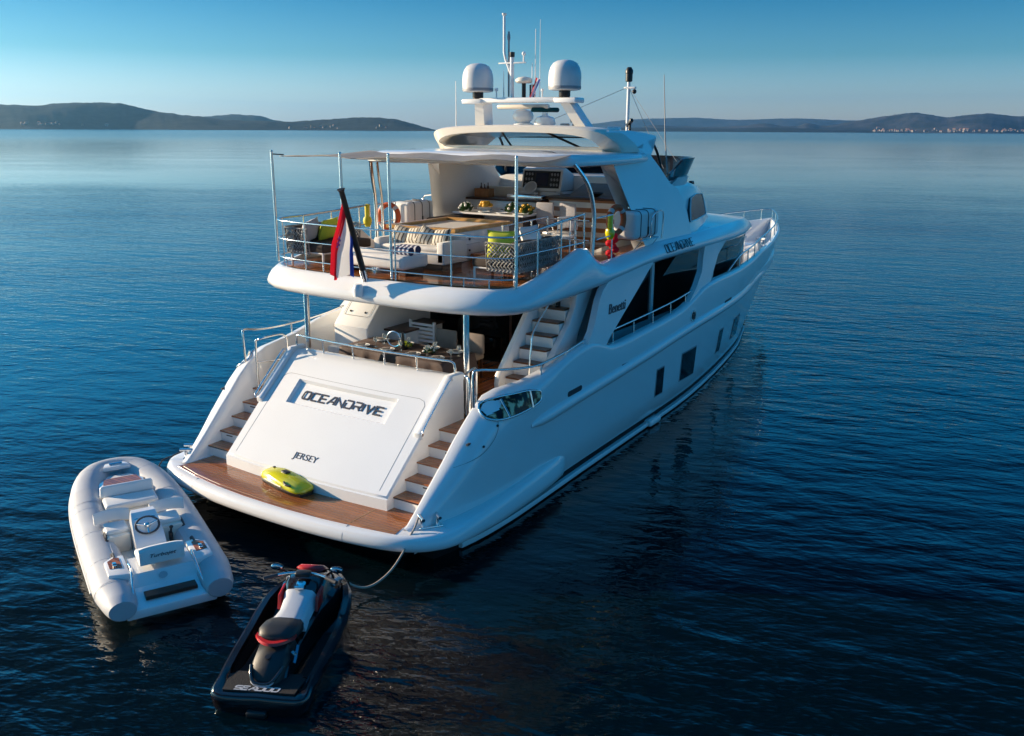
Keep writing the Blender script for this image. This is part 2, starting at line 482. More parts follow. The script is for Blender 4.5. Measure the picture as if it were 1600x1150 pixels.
# ================================================================ setting
CAMP = Vector((10.5216, -7.5046, 6.4192))
def bearing(px, py=205.0):
    d = _f * 1400 + _r2 * (px - 800) - _u2 * (py - 575)
    return d
def sea():
    m = bpy.data.materials.new("sea_water"); m.use_nodes = True
    t = m.node_tree; b = t.nodes["Principled BSDF"]
    b.inputs["Base Color"].default_value = (0.0003, 0.0045, 0.007, 1)
    b.inputs["Roughness"].default_value = 0.05
    b.inputs["IOR"].default_value = 1.45
    g = t.nodes.new("ShaderNodeNewGeometry")
    def noise(ang, sx, sy, scale, detail, rough=0.55, dist=0.0):
        mp = t.nodes.new("ShaderNodeMapping"); mp.vector_type = 'POINT'
        mp.inputs["Rotation"].default_value = (0, 0, R(-ang))
        t.links.new(g.outputs["Position"], mp.inputs[0])
        mp2 = t.nodes.new("ShaderNodeMapping"); mp2.inputs["Scale"].default_value = (sx, sy, 1)
        t.links.new(mp.outputs[0], mp2.inputs[0])
        n = t.nodes.new("ShaderNodeTexNoise"); n.inputs["Scale"].default_value = scale
        n.inputs["Detail"].default_value = detail; n.inputs["Roughness"].default_value = rough
        n.inputs["Distortion"].default_value = dist
        t.links.new(mp2.outputs[0], n.inputs["Vector"])
        return n.outputs[0]
    def math_(op, a, b_):
        n = t.nodes.new("ShaderNodeMath"); n.operation = op
        for i, v in enumerate((a, b_)):
            if isinstance(v, (int, float)): n.inputs[i].default_value = v
            else: t.links.new(v, n.inputs[i])
        return n.outputs[0]
    def mrange(v, a, b_, c_, d, smooth=True):
        n = t.nodes.new("ShaderNodeMapRange")
        if smooth: n.interpolation_type = 'SMOOTHSTEP'
        t.links.new(v, n.inputs[0])
        for i, q in enumerate((a, b_, c_, d)): n.inputs[i + 1].default_value = q
        return n.outputs[0]
    swell = noise(17, 0.42, 1, 0.5, 2)
    chop = noise(10, 0.42, 1, 1.7, 3, 0.5, 0.35)
    chop2 = noise(28, 0.5, 1, 3.1, 3, 0.55, 0.25)
    fine = noise(14, 0.5, 1, 7.5, 2)
    h = math_('ADD', math_('MULTIPLY', swell, 0.40), math_('MULTIPLY', chop, 0.24))
    h = math_('ADD', h, math_('MULTIPLY', chop2, 0.14))
    h = math_('ADD', h, math_('MULTIPLY', fine, 0.036))
    # wind: rippled water near the yacht, calmer slick water farther out, long calm lanes
    ln = t.nodes.new("ShaderNodeVectorMath"); ln.operation = 'LENGTH'
    t.links.new(g.outputs["Position"], ln.inputs[0])
    lane = noise(25, 0.12, 1, 0.035, 3, 0.5, 0.6)
    dist = math_('ADD', ln.outputs["Value"], math_('MULTIPLY', math_('SUBTRACT', lane, 0.5), 70.0))
    wind = mrange(dist, 55, 120, 1.0, 0.16)
    far = mrange(ln.outputs["Value"], 150, 1500, 1.0, 0.25)
    patch = mrange(noise(20, 0.5, 1, 0.05, 3), 0.3, 0.7, 0.42, 1.2)
    amp = math_('MULTIPLY', math_('MULTIPLY', wind, far), patch)
    bp = t.nodes.new("ShaderNodeBump")
    bp.inputs["Distance"].default_value = 0.225
    t.links.new(amp, bp.inputs["Strength"]); t.links.new(h, bp.inputs["Height"])
    t.links.new(bp.outputs[0], b.inputs["Normal"])
    rr = mrange(ln.outputs["Value"], 60, 900, 0.04, 0.16)
    t.links.new(rr, b.inputs["Roughness"])
    return m
M['sea'] = sea()
g = G()
rad = [0, 40, 160, 700, 3000, 14500]
rings = []
for r_ in rad[1:]:
    rings.append([(r_ * math.cos(2 * math.pi * k / 64), r_ * math.sin(2 * math.pi * k / 64), 0) for k in range(64)])
g.loft(rings, caps=(False, False))
g.bm.verts.ensure_lookup_table()
g.bm.faces.new(g.bm.verts[:64])
struct('sea', g, 'sea', smooth=0)

def hill_mat(name, col, col2, sc):
    m = mat(name, col, 0.95, spec=0.1)
    t = m.node_tree; b = t.nodes["Principled BSDF"]
    ge = t.nodes.new("ShaderNodeNewGeometry")
    n = t.nodes.new("ShaderNodeTexNoise"); n.inputs["Scale"].default_value = sc; n.inputs["Detail"].default_value = 9
    n.inputs["Roughness"].default_value = 0.7
    t.links.new(ge.outputs["Position"], n.inputs["Vector"])
    r = t.nodes.new("ShaderNodeValToRGB")
    r.color_ramp.elements[0].position = 0.40; r.color_ramp.elements[0].color = (*col, 1)
    r.color_ramp.elements[1].position = 0.68; r.color_ramp.elements[1].color = (*col2, 1)
    t.links.new(n.outputs[0], r.inputs[0]); t.links.new(r.outputs[0], b.inputs["Base Color"])
    return m
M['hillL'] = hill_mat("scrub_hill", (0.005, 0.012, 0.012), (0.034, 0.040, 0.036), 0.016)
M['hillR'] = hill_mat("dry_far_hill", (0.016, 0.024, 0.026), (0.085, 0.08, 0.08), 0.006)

def vnoise(x, y, s):
    v = 0; a = 1
    for o in range(4):
        v += a * (math.sin(x * s * 1.7 + 1.3 * math.sin(y * s * 1.1 + o)) * math.cos(y * s * 1.3 + 0.9 * math.sin(x * s * 0.7 + 2 * o)))
        s *= 2.13; a *= 0.5
    return v * 0.5
def hill(name, prof, D, front, back, m, step=2.0, nz=0.08):
    f = sm(prof)
    x0, x1 = prof[0][0], prof[-1][0]
    cols = []
    n = int((x1 - x0) / step)
    for i in range(n + 1):
        px = x0 + (x1 - x0) * i / n
        d = bearing(px, f(px)); hz = math.hypot(d.x, d.y)
        H = max(CAMP.z + d.z / hz * D, 1.0)
        dx, dy = d.x / hz, d.y / hz
        edge = min(1.0, min(i, n - i) / 6.0)
        col = []
        for k in range(-9, 10):
            q = k / 9.0
            if q <= 0: rr = D + front * q * (0.75 + 0.25 * math.sin(px * 0.021 + 1)); w = 0.5 - 0.5 * math.cos(math.pi * (1 + q))
            else: rr = D + back * q; w = 0.5 + 0.5 * math.cos(math.pi * q)
            X, Y = CAMP.x + dx * rr, CAMP.y + dy * rr
            z = H * (w ** 0.85)
            z += vnoise(X, Y, 7.0 / front) * H * nz * math.sin(math.pi * min(max(w, 0), 1)) * (1.0 if q < 0 else .5)
            z += (vnoise(X, Y, 0.031) * 3.2 + vnoise(Y, X, 0.011) * 4.5) * w ** .5
            if abs(k) == 9: z = -3.0
            col.append((X, Y, z))
        cols.append(col)
    G_ = G(); G_.loft(cols, ringclosed=False)
    return struct(name, G_, m, smooth=80)
hill('hills', [(-420, 190), (-250, 176), (-100, 168), (0, 163.5), (50, 164.5), (110, 161), (160, 159.5), (195, 163), (232, 172), (275, 178.5),
               (315, 182), (352, 187), (400, 189.5), (450, 190), (485, 188.3), (525, 185.5), (560, 184.2), (585, 183.6),
               (612, 186), (640, 192), (665, 199.5), (684, 205)], 4600, 900, 1100, 'hillL')
hill('hills', [(230, 190), (300, 184), (345, 180), (372, 179), (398, 180), (425, 187), (470, 193), (540, 203)], 6400, 900, 900, 'hillL')
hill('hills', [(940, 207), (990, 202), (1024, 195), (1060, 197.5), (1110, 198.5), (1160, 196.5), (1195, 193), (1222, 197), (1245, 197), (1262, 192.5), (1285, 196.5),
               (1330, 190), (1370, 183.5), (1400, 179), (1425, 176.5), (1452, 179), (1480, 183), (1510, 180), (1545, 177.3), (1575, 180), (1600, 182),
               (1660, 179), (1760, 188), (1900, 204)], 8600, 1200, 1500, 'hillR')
hill('hills', [(880, 203), (1000, 199.5), (1120, 201), (1200, 199), (1300, 203), (1420, 206)], 7100, 500, 700, 'hillL')

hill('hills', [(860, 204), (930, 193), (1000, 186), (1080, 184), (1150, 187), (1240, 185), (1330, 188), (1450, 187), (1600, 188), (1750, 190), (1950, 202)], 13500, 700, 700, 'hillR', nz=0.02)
# small white houses along the two shores
def house_mesh(w, d, h):
    g = G(); g.bx(-w / 2, w / 2, -d / 2, d / 2, -6, h)
    return g.mesh("house_wall", mat("house_plaster", (0.24, 0.225, 0.20), 0.9), 0)
def roof_mesh(w, d, h):
    g = G(); g.prism([(-w / 2 - .4, h), (w / 2 + .4, h), (0, h + w * 0.28)], -d / 2 - .3, d / 2 + .3, axis='y')
    return g.mesh("house_roof", mat("house_roof_tile", (0.38, 0.17, 0.10), 0.9), 0)
HM = [(house_mesh(w, d, h), roof_mesh(w, d, h)) for w, d, h in ((11, 14, 8), (14, 17, 10), (10, 10, 6))]
dg0 = bpy.context.evaluated_depsgraph_get()
from mathutils.bvhtree import BVHTree
_bv = []
for o in S.objects:
    if o.name.startswith('hills'):
        _bv.append(BVHTree.FromPolygons([v.co.copy() for v in o.data.vertices], [tuple(p.vertices) for p in o.data.polygons]))
def place_house(px, py, label, group):
    d = bearing(px, py).normalized()
    best = None
    for b in _bv:
        h = b.ray_cast(CAMP, d)
        if h[0] is not None and (best is None or h[3] < best[3]): best = h
    if best is None: return
    wm, rm = random.choice(HM)
    o = bpy.data.objects.new("house", None); C.objects.link(o)
    o.location = best[0]; o.rotation_euler = (0, 0, random.uniform(0, 3.1))
    k = random.uniform(0.7, 1.25) * (0.6 if "left" in label else 1.0); o.scale = (k, k, k)
    o["label"] = label; o["category"] = "house"; o["group"] = group
    for nm, me in (("wall", wm), ("roof", rm)):
        c = bpy.data.objects.new(nm, me); C.objects.link(c); c.parent = o
rh = random.Random(3)
for i in range(95):
    px = rh.choice((rh.uniform(1362, 1480), rh.gauss(1420, 30), rh.gauss(1495, 14), rh.gauss(1570, 20), rh.uniform(1370, 1600)))
    if 1360 < px < 1612:
        place_house(px, 206.6 - abs(rh.gauss(0, 2.0)), "small pale house in the town on the right far shore", "houses of the far town on the right shore")
for i in range(26):
    px = rh.choice((rh.uniform(0, 100), rh.gauss(80, 10), rh.uniform(0, 200)))
    place_house(px, 195 + px * 0.01 - abs(rh.gauss(0, 1.8)), "small pale house at the foot of the large left hill", "houses under the left hill")
for i in range(16):
    px = rh.gauss(505, 40)
    place_house(px, 201.5 - abs(rh.gauss(0, 2.2)), "small pale house at the foot of the low hill left of the yacht", "houses under the low hill left of the yacht")

# ================================================================ the yacht
Y0 = Vector((0, 14, 0))
yacht = root("motor_yacht", "large white three-deck motor yacht lettered OCEANDRIVE, anchored stern-on with a teak swim platform", "yacht", Y0, world=True)
def yp(name, g, m, parent=None, smooth=40, **k): return part(name, g, m, parent or yacht, smooth, **k)

Bs = sm([(1.9, 2.74), (2.5, 2.80), (3.2, 2.98), (4, 3.08), (5, 3.12), (12, 3.12), (14, 3.05), (16, 2.87), (18, 2.58), (20, 2.2), (22, 1.88), (24, 1.46), (26, .86), (27.2, .36), (28.0, 0.02)])
Bw = sm([(1.9, 2.66), (2.5, 2.72), (3.2, 2.84), (4, 2.88), (7, 2.74), (10.6, 2.58), (14, 2.42), (16.7, 2.18), (18.5, 1.92), (20, 1.55), (22, 1.0), (24, .38), (25.2, 0.02)])
Zs = sm([(2.1, .62), (2.34, .82), (2.75, 1.2), (3.17, 1.6), (3.57, 1.97), (3.9, 2.2), (4.2, 2.31), (4.8, 2.34), (5.6, 2.44), (6.3, 2.58), (6.85, 2.63), (7.25, 2.56),
         (7.75, 2.41), (8.2, 2.39), (9, 2.42), (10.3, 2.47), (11.4, 2.56), (12, 2.70), (12.7, 2.87), (13.6, 2.92), (16, 2.88), (20, 2.88), (24, 3.0), (28, 3.14)])
def Yend(z): return 25.2 + 2.8 * max(min(z / 2.9, 1.05), -0.3)
def hx(y, z):
    """outer half beam of the hull side at (y, z)"""
    u = (y - 1.9) / (Yend(z) - 1.9)
    u = min(max(u, 0), 1)
    w = Bw(1.9 + u * 23.3); b = Bs(1.9 + u * 26.1)
    zt = 2.9
    f = max(min(z / 1.9, 1), -0.2) if y < 12 else max(min(z / (1.9 + min((y - 12) / 8, 1) * 1.0), 1), -0.2)
    k = max(0, min(1, (20 - y) / 7))
    f = (f ** 0.8 * (1 - k) + float(np.interp(f, [0, .1, .2, .3, .42, 1], [0, .34, .60, .74, .81, 1])) * k) if f > 0 else f
    return w + (b - w) * f
Rr = pw([(2, .20), (2.5, .24), (3.2, .40), (4.0, .46), (4.8, .30), (5.8, .10), (27, .08)])
ystat = [2.06, 2.12, 2.2, 2.3, 2.45, 2.6, 2.8, 3.0, 3.25, 3.5, 3.75, 4.0, 4.25, 4.5, 4.8, 5.2, 5.6, 6.0, 6.35, 6.7, 6.95, 7.2, 7.45, 7.7, 7.95, 8.3,
         8.8, 9.5, 10.2, 10.9, 11.4, 11.8, 12.2, 12.6, 13, 13.6, 14.4, 15.2, 16, 17, 18, 19, 20, 21, 22, 23, 24, 24.8, 25.5, 26.1, 26.8, 27.4, 27.95]
def floor_z(y):
    if y < 4.3: return 0.5
    return 1.5 if y < 13 else 2.2
def hull_ring(y):
    zs = Zs(y); ring = []
    r = min(Rr(y), zs - .3); rz = min(r * 1.05, (zs - 0.3) * .8)
    U = (y - 1.9) / 26.1
    def pt(z, inset=0.0):
        yy = 1.9 + U * (Yend(z) - 1.9) if y > 14 else y
        if 10 < y <= 14:
            k = (y - 10) / 4; yy = y * (1 - k) + (1.9 + U * (Yend(z) - 1.9)) * k
        return (max(hx(yy, z) - inset, 0.0), yy, z)
    zb = 0.26
    for k in range(9):
        ring.append(pt(zb + (zs - rz - zb) * k / 8))
    for k in range(1, 6):
        a = math.pi / 2 * k / 5
        ring.append(pt(zs - rz + rz * math.sin(a), r * (1 - math.cos(a))))
    xin = max(r, .0) + (0.06 if y > 5 else 0.0)
    ring.append(pt(zs, xin + .015)); ring.append(pt(zs - .02, xin + .03))
    ring.append(pt(max(min(floor_z(y), zs - .05), .3), xin + .04))
    return ring
g = G()
g.loft([hull_ring(y) for y in ystat], ringclosed=False)
g.mirror()
bmesh.ops.remove_doubles(g.bm, verts=g.bm.verts, dist=0.03 * 0.2)
hull = yp("hull", g, 'gel', smooth=50)
# boot top and spray rail
def side_strip(z0, z1, out, y0, y1, n=40, inw=0.25):
    g = G(); rings = []
    for i in range(n + 1):
        y = y0 + (y1 - y0) * i / n
        a, b = hx(y, max(z0, 0)), hx(y, max(z1, 0))
        rings.append([(a + out, y, z0), (b + out, y, z1), (max(b - inw, 0), y, z1), (max(a - inw, 0), y, z0)])
    g.loft(rings); return g
g = side_strip(-0.6, 0.262, -0.012, 2.5, 25.1, inw=0.3); g.mirror()
yp("boot_stripe", g, 'boot', hull)
def rail_rings():
    g = G(); rings = []
    for i in range(61):
        y = 3.0 + (21.5 - 3.0) * i / 60; x = hx(y, .262) + .035
        rings.append([(x - .25, y, .02), (x, y, .03), (x + .012, y, .075), (x, y, .12), (x - .25, y, .13)])
    g.loft(rings); return g
g = rail_rings(); g.mirror()
g.bx(2.72, 2.95, 10.15, 10.75, .02, .17, .05); g.bx(-2.95, -2.72, 10.15, 10.75, .02, .17, .05)
yp("spray_rail", g, 'gel', hull)
g = G(); g.bx(-2.3, 2.3, 2.3, 12, -.7, .28); g.bx(-1.9, 1.9, 12.002, 17, -.7, .28); g.bx(-1.3, 1.3, 17, 21, -.7, .28)
yp("bottom", g, 'boot', hull)
# rub rail along the topsides
ZR = sm([(4.7, 1.60), (6.3, 1.70), (7.9, 1.79), (9.7, 1.9), (11.1, 2.0), (12.5, 2.07), (14, 2.09), (16, 2.06), (19, 2.02), (23, 2.02)])
g = G(); rings = []
for i in range(61):
    y = 4.75 + (22.6 - 4.75) * i / 60
    t = min(1, (y - 4.7) / .5, (22.7 - y) / .6); t = math.sqrt(max(t, .02))
    z = ZR(y); x = hx(y, z)
    rings.append([(x - .06, y, z - .13 * t), (x + .045 * t, y, z - .10 * t), (x + .075 * t, y, z - .02), (x + .05 * t, y, z + .05 * t), (x + .01, y, z + .11 * t), (x - .06, y, z + .13 * t)])
g.loft(rings); g.mirror()
yp("rub_rail", g, 'gel', hull, 60)
# hull windows, scupper slots, fairleads
def side_patch(poly, out, back=0.05):
    """closed patch that follows the hull side; poly = (y, z)"""
    b = G()
    cy = sum(p[0] for p in poly) / len(poly); cz = sum(p[1] for p in poly) / len(poly)
    outer = [b.bm.verts.new((hx(y, z) + out, y, z)) for y, z in poly]
    inner = [b.bm.verts.new((hx(y, z) - back, y, z)) for y, z in poly]
    c_ = b.bm.verts.new((hx(cy, cz) + out, cy, cz))
    n = len(poly)
    for i in range(n):
        b.bm.faces.new((outer[i], outer[(i + 1) % n], c_))
        b.bm.faces.new((outer[i], inner[i], inner[(i + 1) % n], outer[(i + 1) % n]))
    return b
def rrect(y0, y1, z0, z1, r, slope=0.0, n=4):
    out = []
    for cy, cz, a0 in ((y1 - r, z1 - r, 0), (y0 + r, z1 - r, 90), (y0 + r, z0 + r, 180), (y1 - r, z0 + r, 270)):
        for k in range(n + 1):
            a = R(a0 + 90 * k / n); yy = cy + r * math.cos(a)
            out.append((yy, cz + r * math.sin(a) + slope * (yy - y0)))
    return out
for quad in ([(10.12, .78), (10.06, 1.38), (10.42, 1.38), (10.5, .78)], [(11.55, .80), (11.47, 1.45), (12.38, 1.45), (12.5, .76)],
             [(14.62, .80), (14.5, 1.42), (14.9, 1.41), (15.0, .78)], [(16.7, .74), (16.5, 1.34), (17.5, 1.30), (17.8, .66)]):
    cy = sum(q[0] for q in quad) / 4; cz = sum(q[1] for q in quad) / 4
    big = [(cy + (y - cy) * (1 + .03 / abs(y - cy)), cz + (z - cz) * (1 + .03 / abs(z - cz))) for y, z in quad]
    for s in (1, -1):
        gs = []
        for pl, out in ((big, .010), (quad, .016)):
            pl = [tuple(Vector(pl[k]).lerp(Vector(pl[(k + 1) % 4]), q)) for k in range(4) for q in (0, .25, .5, .75)]
            g = side_patch(pl, out)
            if s < 0:
                g.mirror(); bmesh.ops.delete(g.bm, geom=[v for v in g.bm.verts if v.co.x > 0], context='VERTS')
            gs.append(g)
        w = yp("porthole", gs[0], 'grey', hull, 0)
        yp("pane", gs[1], 'portglass', w, 0)
for (y0, y1, z0, sl, md) in ((5.98, 6.5, 1.83, .03, 1), (8.15, 8.95, 1.85, .03, 1), (10.3, 11.1, 1.9 + .06, .03, 1), (12.35, 13.1, 2.08, .04, 1), (14.4, 15.1, 2.16, .0, 1)):
    for s in (1, -1):
        g = side_patch(rrect(y0, y1, z0 - .03, z0 + .07, .04, sl), .008)
        if s < 0:
            g.mirror(); bmesh.ops.delete(g.bm, geom=[v for v in g.bm.verts if v.co.x > 0], context='VERTS')
        yp("scupper", g, 'rubber', hull, 0)
def half_only(g, s):
    if s < 0:
        g.mirror(); bmesh.ops.delete(g.bm, geom=[v for v in g.bm.verts if v.co.x > 0], context='VERTS')
    return g
for s in (1, -1):
    f = yp("hawse_hole", half_only(side_patch(rrect(11.75, 12.05, 2.16, 2.42, .12), .02), s), 'steel', hull, 0)
    yp("opening", half_only(side_patch(rrect(11.8, 12.0, 2.2, 2.38, .085), .03), s), 'black', f, 0)
# big chrome-lined stern fairlead on each quarter
M['painted_reflection'] = mat("fairlead_painted_reflection", (.3, .2, .1), 0.3, spec=0.3)  # sunlit teak and reflections in the opening, painted as dark and amber noise
_t = M['painted_reflection'].node_tree; _n = _t.nodes.new("ShaderNodeTexNoise"); _n.inputs["Scale"].default_value = 7; _n.inputs["Detail"].default_value = 4
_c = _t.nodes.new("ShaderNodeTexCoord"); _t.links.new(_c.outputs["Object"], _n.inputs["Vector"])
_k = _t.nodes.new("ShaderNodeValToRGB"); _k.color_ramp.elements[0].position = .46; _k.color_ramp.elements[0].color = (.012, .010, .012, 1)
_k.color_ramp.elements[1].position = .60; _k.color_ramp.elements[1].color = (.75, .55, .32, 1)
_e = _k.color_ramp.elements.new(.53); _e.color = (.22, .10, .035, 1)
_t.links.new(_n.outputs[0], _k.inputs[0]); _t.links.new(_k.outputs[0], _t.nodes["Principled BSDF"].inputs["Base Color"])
fl = [(3.70, 2.02), (3.83, 2.16), (4.05, 2.23), (4.4, 2.235), (4.75, 2.22), (4.98, 2.17), (5.02, 2.08), (4.97, 1.99), (4.72, 1.95), (4.4, 1.93), (4.05, 1.93), (3.8, 1.95)]
for s in (1, -1):
    def keep(g):
        if s < 0:
            g.mirror(); bmesh.ops.delete(g.bm, geom=[v for v in g.bm.verts if v.co.x > 0], context='VERTS')
        return g
    def fx(y, z): # outer rounded quarter surface
        zs = Zs(y); r = min(Rr(y), zs - .3); rz = r * 1.05
        q = max(0, min(1, (z - (zs - rz)) / rz))
        return hx(y, z) - r * (1 - math.sqrt(max(0, 1 - q * q)))
    b = G(); ring = spline([(fx(y, z) + .012, y, z) for y, z in fl], 3, True)
    b.tube(ring, .02, 8, closed=True)
    fr = yp("fairlead", keep(b), 'steel', hull, 60)
    b = G(); n = len(ring)
    o_ = [b.bm.verts.new(p + Vector((.012, 0, 0))) for p in ring]
    cy = 4.4; cz = 2.08
    for i in range(n):
        pass
    inner = [b.bm.verts.new(Vector((fx(4.4 + (p.y - 4.4) * .5, 2.08 + (p.z - 2.08) * .5) + .012, 4.4 + (p.y - 4.4) * .5, 2.08 + (p.z - 2.08) * .5))) for p in ring]
    c_ = b.bm.verts.new((fx(4.4, 2.08) + .012, 4.4, 2.08))
    for i in range(n):
        j = (i + 1) % n
        b.bm.faces.new((o_[i], o_[j], inner[j], inner[i])); b.bm.faces.new((inner[i], inner[j], c_))
    yp("fairlead_liner", keep(b), 'painted_reflection', fr, 60)
    for yy in (4.08, 4.72):
        b = G(); b.tube([(fx(yy, 1.96) + .04, yy, 1.95), (fx(yy, 2.2) + .035, yy, 2.22)], .022, 8)
        yp("roller", keep(b), 'steel', fr, 60)
# shell hatch on the quarter (thin seam line and latches)
for s in (1, -1):
    b = G()
    pts = [(fx(y, z) + .004, y, z) for y, z in spline([(2.98, 1.36), (3.25, 1.55), (3.6, 1.64), (3.82, 1.77), (3.9, 1.93)], 5) and [(2.98, 1.36), (3.2, 1.42), (3.45, 1.5), (3.7, 1.66), (3.82, 1.82), (3.86, 1.95)]]
    b.tube(spline(pts, 4), .003, 5)
    for y, z in ((3.48, 1.6), (3.82, 1.86)): b.ball((fx(y, z) + .005, y, z), .022, 8)
    b.box((fx(3.3, 1.62) - .02, 3.3, 1.66), (.03, .09, .03))
    h_ = b
    if s < 0:
        h_.mirror(); bmesh.ops.delete(h_.bm, geom=[v for v in h_.bm.verts if v.co.x > 0], context='VERTS')
    yp("shell_hatch", h_, 'rubber', hull)

# ---- swim platform
half = [(0, 1.50), (.8, 1.515), (1.5, 1.57), (2.1, 1.66), (2.5, 1.76), (2.8, 1.90), (3.03, 2.10), (3.17, 2.36), (3.22, 2.7), (3.23, 3.2), (3.22, 4.2), (3.18, 5.2), (3.12, 5.75), (3.04, 6.05), (2.9, 6.05)]
hp = [tuple(p) for p in [(v.x, v.y) for v in spline([(a, b, 0) for a, b in half[:-1]], 3)]] + [(2.6, 6.05)]
def outline(ins):
    pts = []
    for i, p in enumerate(hp):
        a = Vector(hp[max(i - 1, 0)]); b = Vector(hp[min(i + 1, len(hp) - 1)])
        t = (b - a).normalized(); n = Vector((-t.y, t.x))
        if i == 0: n = Vector((0, 1))
        q = Vector(p) + n * ins
        pts.append((max(q.x, 0.0), q.y))
    return pts
g = G()
# aft part of the platform (top 0.6) that runs forward as a fairing rising slightly
prof = [(.14, .345), (.05, .355), (.0, .39), (-.012, .45), (.0, .51), (.025, .56), (.06, .588), (.11, .60), (.30, .602), (.62, .597)]
rings = []
for ins, z in prof:
    o_ = outline(ins)
    def zz(x, y): return z - (.09 * max(0, min(1, (y - 2.2) / 1.5)) if z < .5 else 0) + (0.0 if z < .34 else (z - .3) / .3 * 0.15 * max(0, min(1, (y - 2.6) / 2.6)))
    ring = [(x, y, zz(x, y) if ins < .5 else z) for x, y in o_] 
    ring = [(-x, y, zq) for x, y, zq in reversed(ring[1:])] + ring
    rings.append(ring)
g.loft(rings, caps=(True, True))
plat = yp("swim_platform", g, 'gel', smooth=50)
tk = [(-2.52, 1.92), (-1.9, 1.79), (-1.2, 1.695), (-.5, 1.65), (0, 1.645), (.5, 1.65), (1.2, 1.695), (1.9, 1.78), (2.50, 1.88), (2.44, 2.2), (2.42, 2.66), (-2.42, 2.66), (-2.46, 2.2)]
g = G(); g.prism(tk, .60, .609)
yp("teak_deck", g, 'teak', plat, 0)
g = G()
for x in (-1.62, 1.66): g.bx(x - .012, x + .012, 1.80 if abs(x) > 1 else 1.72, 2.40, .609, .6115)
g.tube([(-2.42, 1.97, .603), (-1.9, 1.845, .603), (-1.2, 1.75, .603), (0, 1.70, .603), (1.2, 1.75, .603), (1.9, 1.835, .603), (2.44, 1.95, .603)], .012, 6)
yp("deck_margin", g, 'wood', plat, 0)
for x in (-1.75, 1.70):
    y_ = np.interp(abs(x), [p[0] for p in half[:8]], [p[1] for p in half[:8]])
    g = G(); g.tube([(x, y_ + .06, .352), (x, y_ - .002, .392), (x, y_ - .013, .45), (x, y_ - .002, .51), (x, y_ + .03, .56), (x, y_ + .11, .601), (x, y_ + .14, .603)], .006, 4)
    yp("platform_seam", g, 'seam', plat, 0)
# mooring cleats on the platform corners
def cleat(x, y, z, rz):
    t = G()
    t.box((0, 0, .015), (.10, .40, .03), bev=.012)
    for q in (-1, 1):
        t.tube([(0, q * .12, .02), (0, q * .13, .16)], [.035, .028], 10)
        t.tube([(-.11, q * .13, .175), (.11, q * .13, .175)], .028, 10)
    t.xf(Matrix.Translation((x, y, z)) @ Matrix.Rotation(rz, 4, 'Z'))
    return t
yp("cleat", cleat(2.78, 2.36, .60, R(-35)), 'steel', plat)
yp("cleat", cleat(-2.78, 2.36, .60, R(35)), 'steel', plat)

# ---- transom block with name recess
def tr_prof():                      # (y, z) from bottom front up the slope, over the top, down inside
    return [(2.45, .55), (2.45, .80)]
SL0 = Vector((0, 2.46, .82)); SL1 = Vector((0, 4.16, 2.37))
SLd = (SL1 - SL0); SLL = SLd.length; SLd.normalize(); SLn = Vector((0, -SLd.z, SLd.y))
def slope_pt(x, s, out=0.0):
    b = -0.09 * (1 - (x / 1.85) ** 2)
    p = SL0 + SLd * s + SLn * out
    return Vector((x, p.y + b * (1 - .3 * s / SLL), p.z))
xs_ = [-1.86, -1.83, -1.6, -1.2, -1.17, -.8, -.4, 0, .4, .8, 1.05, 1.08, 1.6, 1.83, 1.86]
ss_ = [0, .03, .4, .8, 1.25, 1.29, 1.5, 1.72, 1.755, 2.0, SLL - .05, SLL]
g = G(); rows = []
for s in ss_:
    row = []
    for x in xs_:
        rec = -.065 if (-1.18 < x < 1.06 and 1.28 < s < 1.73) else 0.0
        edge = -.025 if abs(x) > 1.85 or s > SLL - .01 or s < .01 else 0.0
        row.append(slope_pt(x * (1 + .03 * s / SLL), s, rec + edge))
    rows.append(row)
bot = [[(x, 2.46 - .09 * (1 - (x / 1.85) ** 2) - .01, z) for x in xs_] for z in (.5, .79)]
top = [[(x * 1.03, y - .032 * (1 - (x / 1.85) ** 2), z) for x in xs_] for y, z in ((4.22, 2.385), (4.42, 2.385), (4.46, 2.36), (4.47, 1.5))]
g.loft(bot + rows + top, ringclosed=False)
allr = bot + rows + top
for k in (0, -1):
    poly = [g.bm.verts.new(r[k]) for r in allr]
    g.bm.faces.new(poly)
bmesh.ops.remove_doubles(g.bm, verts=g.bm.verts, dist=.0005)
trans = yp("transom", g, 'gel', smooth=35)
# raised coamings along the edges of the transom, seams
for s in (1, -1):
    g = G(); rings = []
    for q in (1.12, 1.16, 1.3, 1.8, 2.2, SLL + .02):
        h = 0.002 if q < 1.14 else .075
        rings.append([slope_pt(s * x, q, o) for x, o in ((1.93, -.05), (1.93, h - .02), (1.90, h), (1.80, h), (1.775, h - .02), (1.775, -.05))])
    rings.append([(s * x, 4.46, z) for x, z in ((1.93, 2.30), (1.93, 2.41), (1.90, 2.43), (1.80, 2.43), (1.775, 2.41), (1.775, 2.30))])
    g.loft(rings)
    yp("coaming", g, 'gel', trans, 45)
g = G()
for s in (1, -1): g.tube([slope_pt(s * 1.66, .1, 0), slope_pt(s * 1.66, 1.72, 0), slope_pt(s * 1.6, 1.80, 0), slope_pt(s * 1.5, 1.835, 0)], .004, 4)
g.tube([slope_pt(x, 1.835, 0) for x in (-1.5, -.75, 0, .75, 1.5)], .004, 4)
yp("panel_seam", g, 'seam', trans, 0)
g = block_text("OCEANDRIVE", .152, .185, .033, .050, .008, .06)
g.xf(frame_mtx(slope_pt(-.04, 1.50, -.066), (1, 0, 0), SLd))
yp("name_lettering", g, 'letter', trans, 0)
g = text_g("JERSEY", .165, .003, 0.0, 1.12)
g.xf(frame_mtx(slope_pt(-.05, .34, .002), (1, 0, 0), SLd))
yp("port_lettering", g, 'letter', trans, 0)
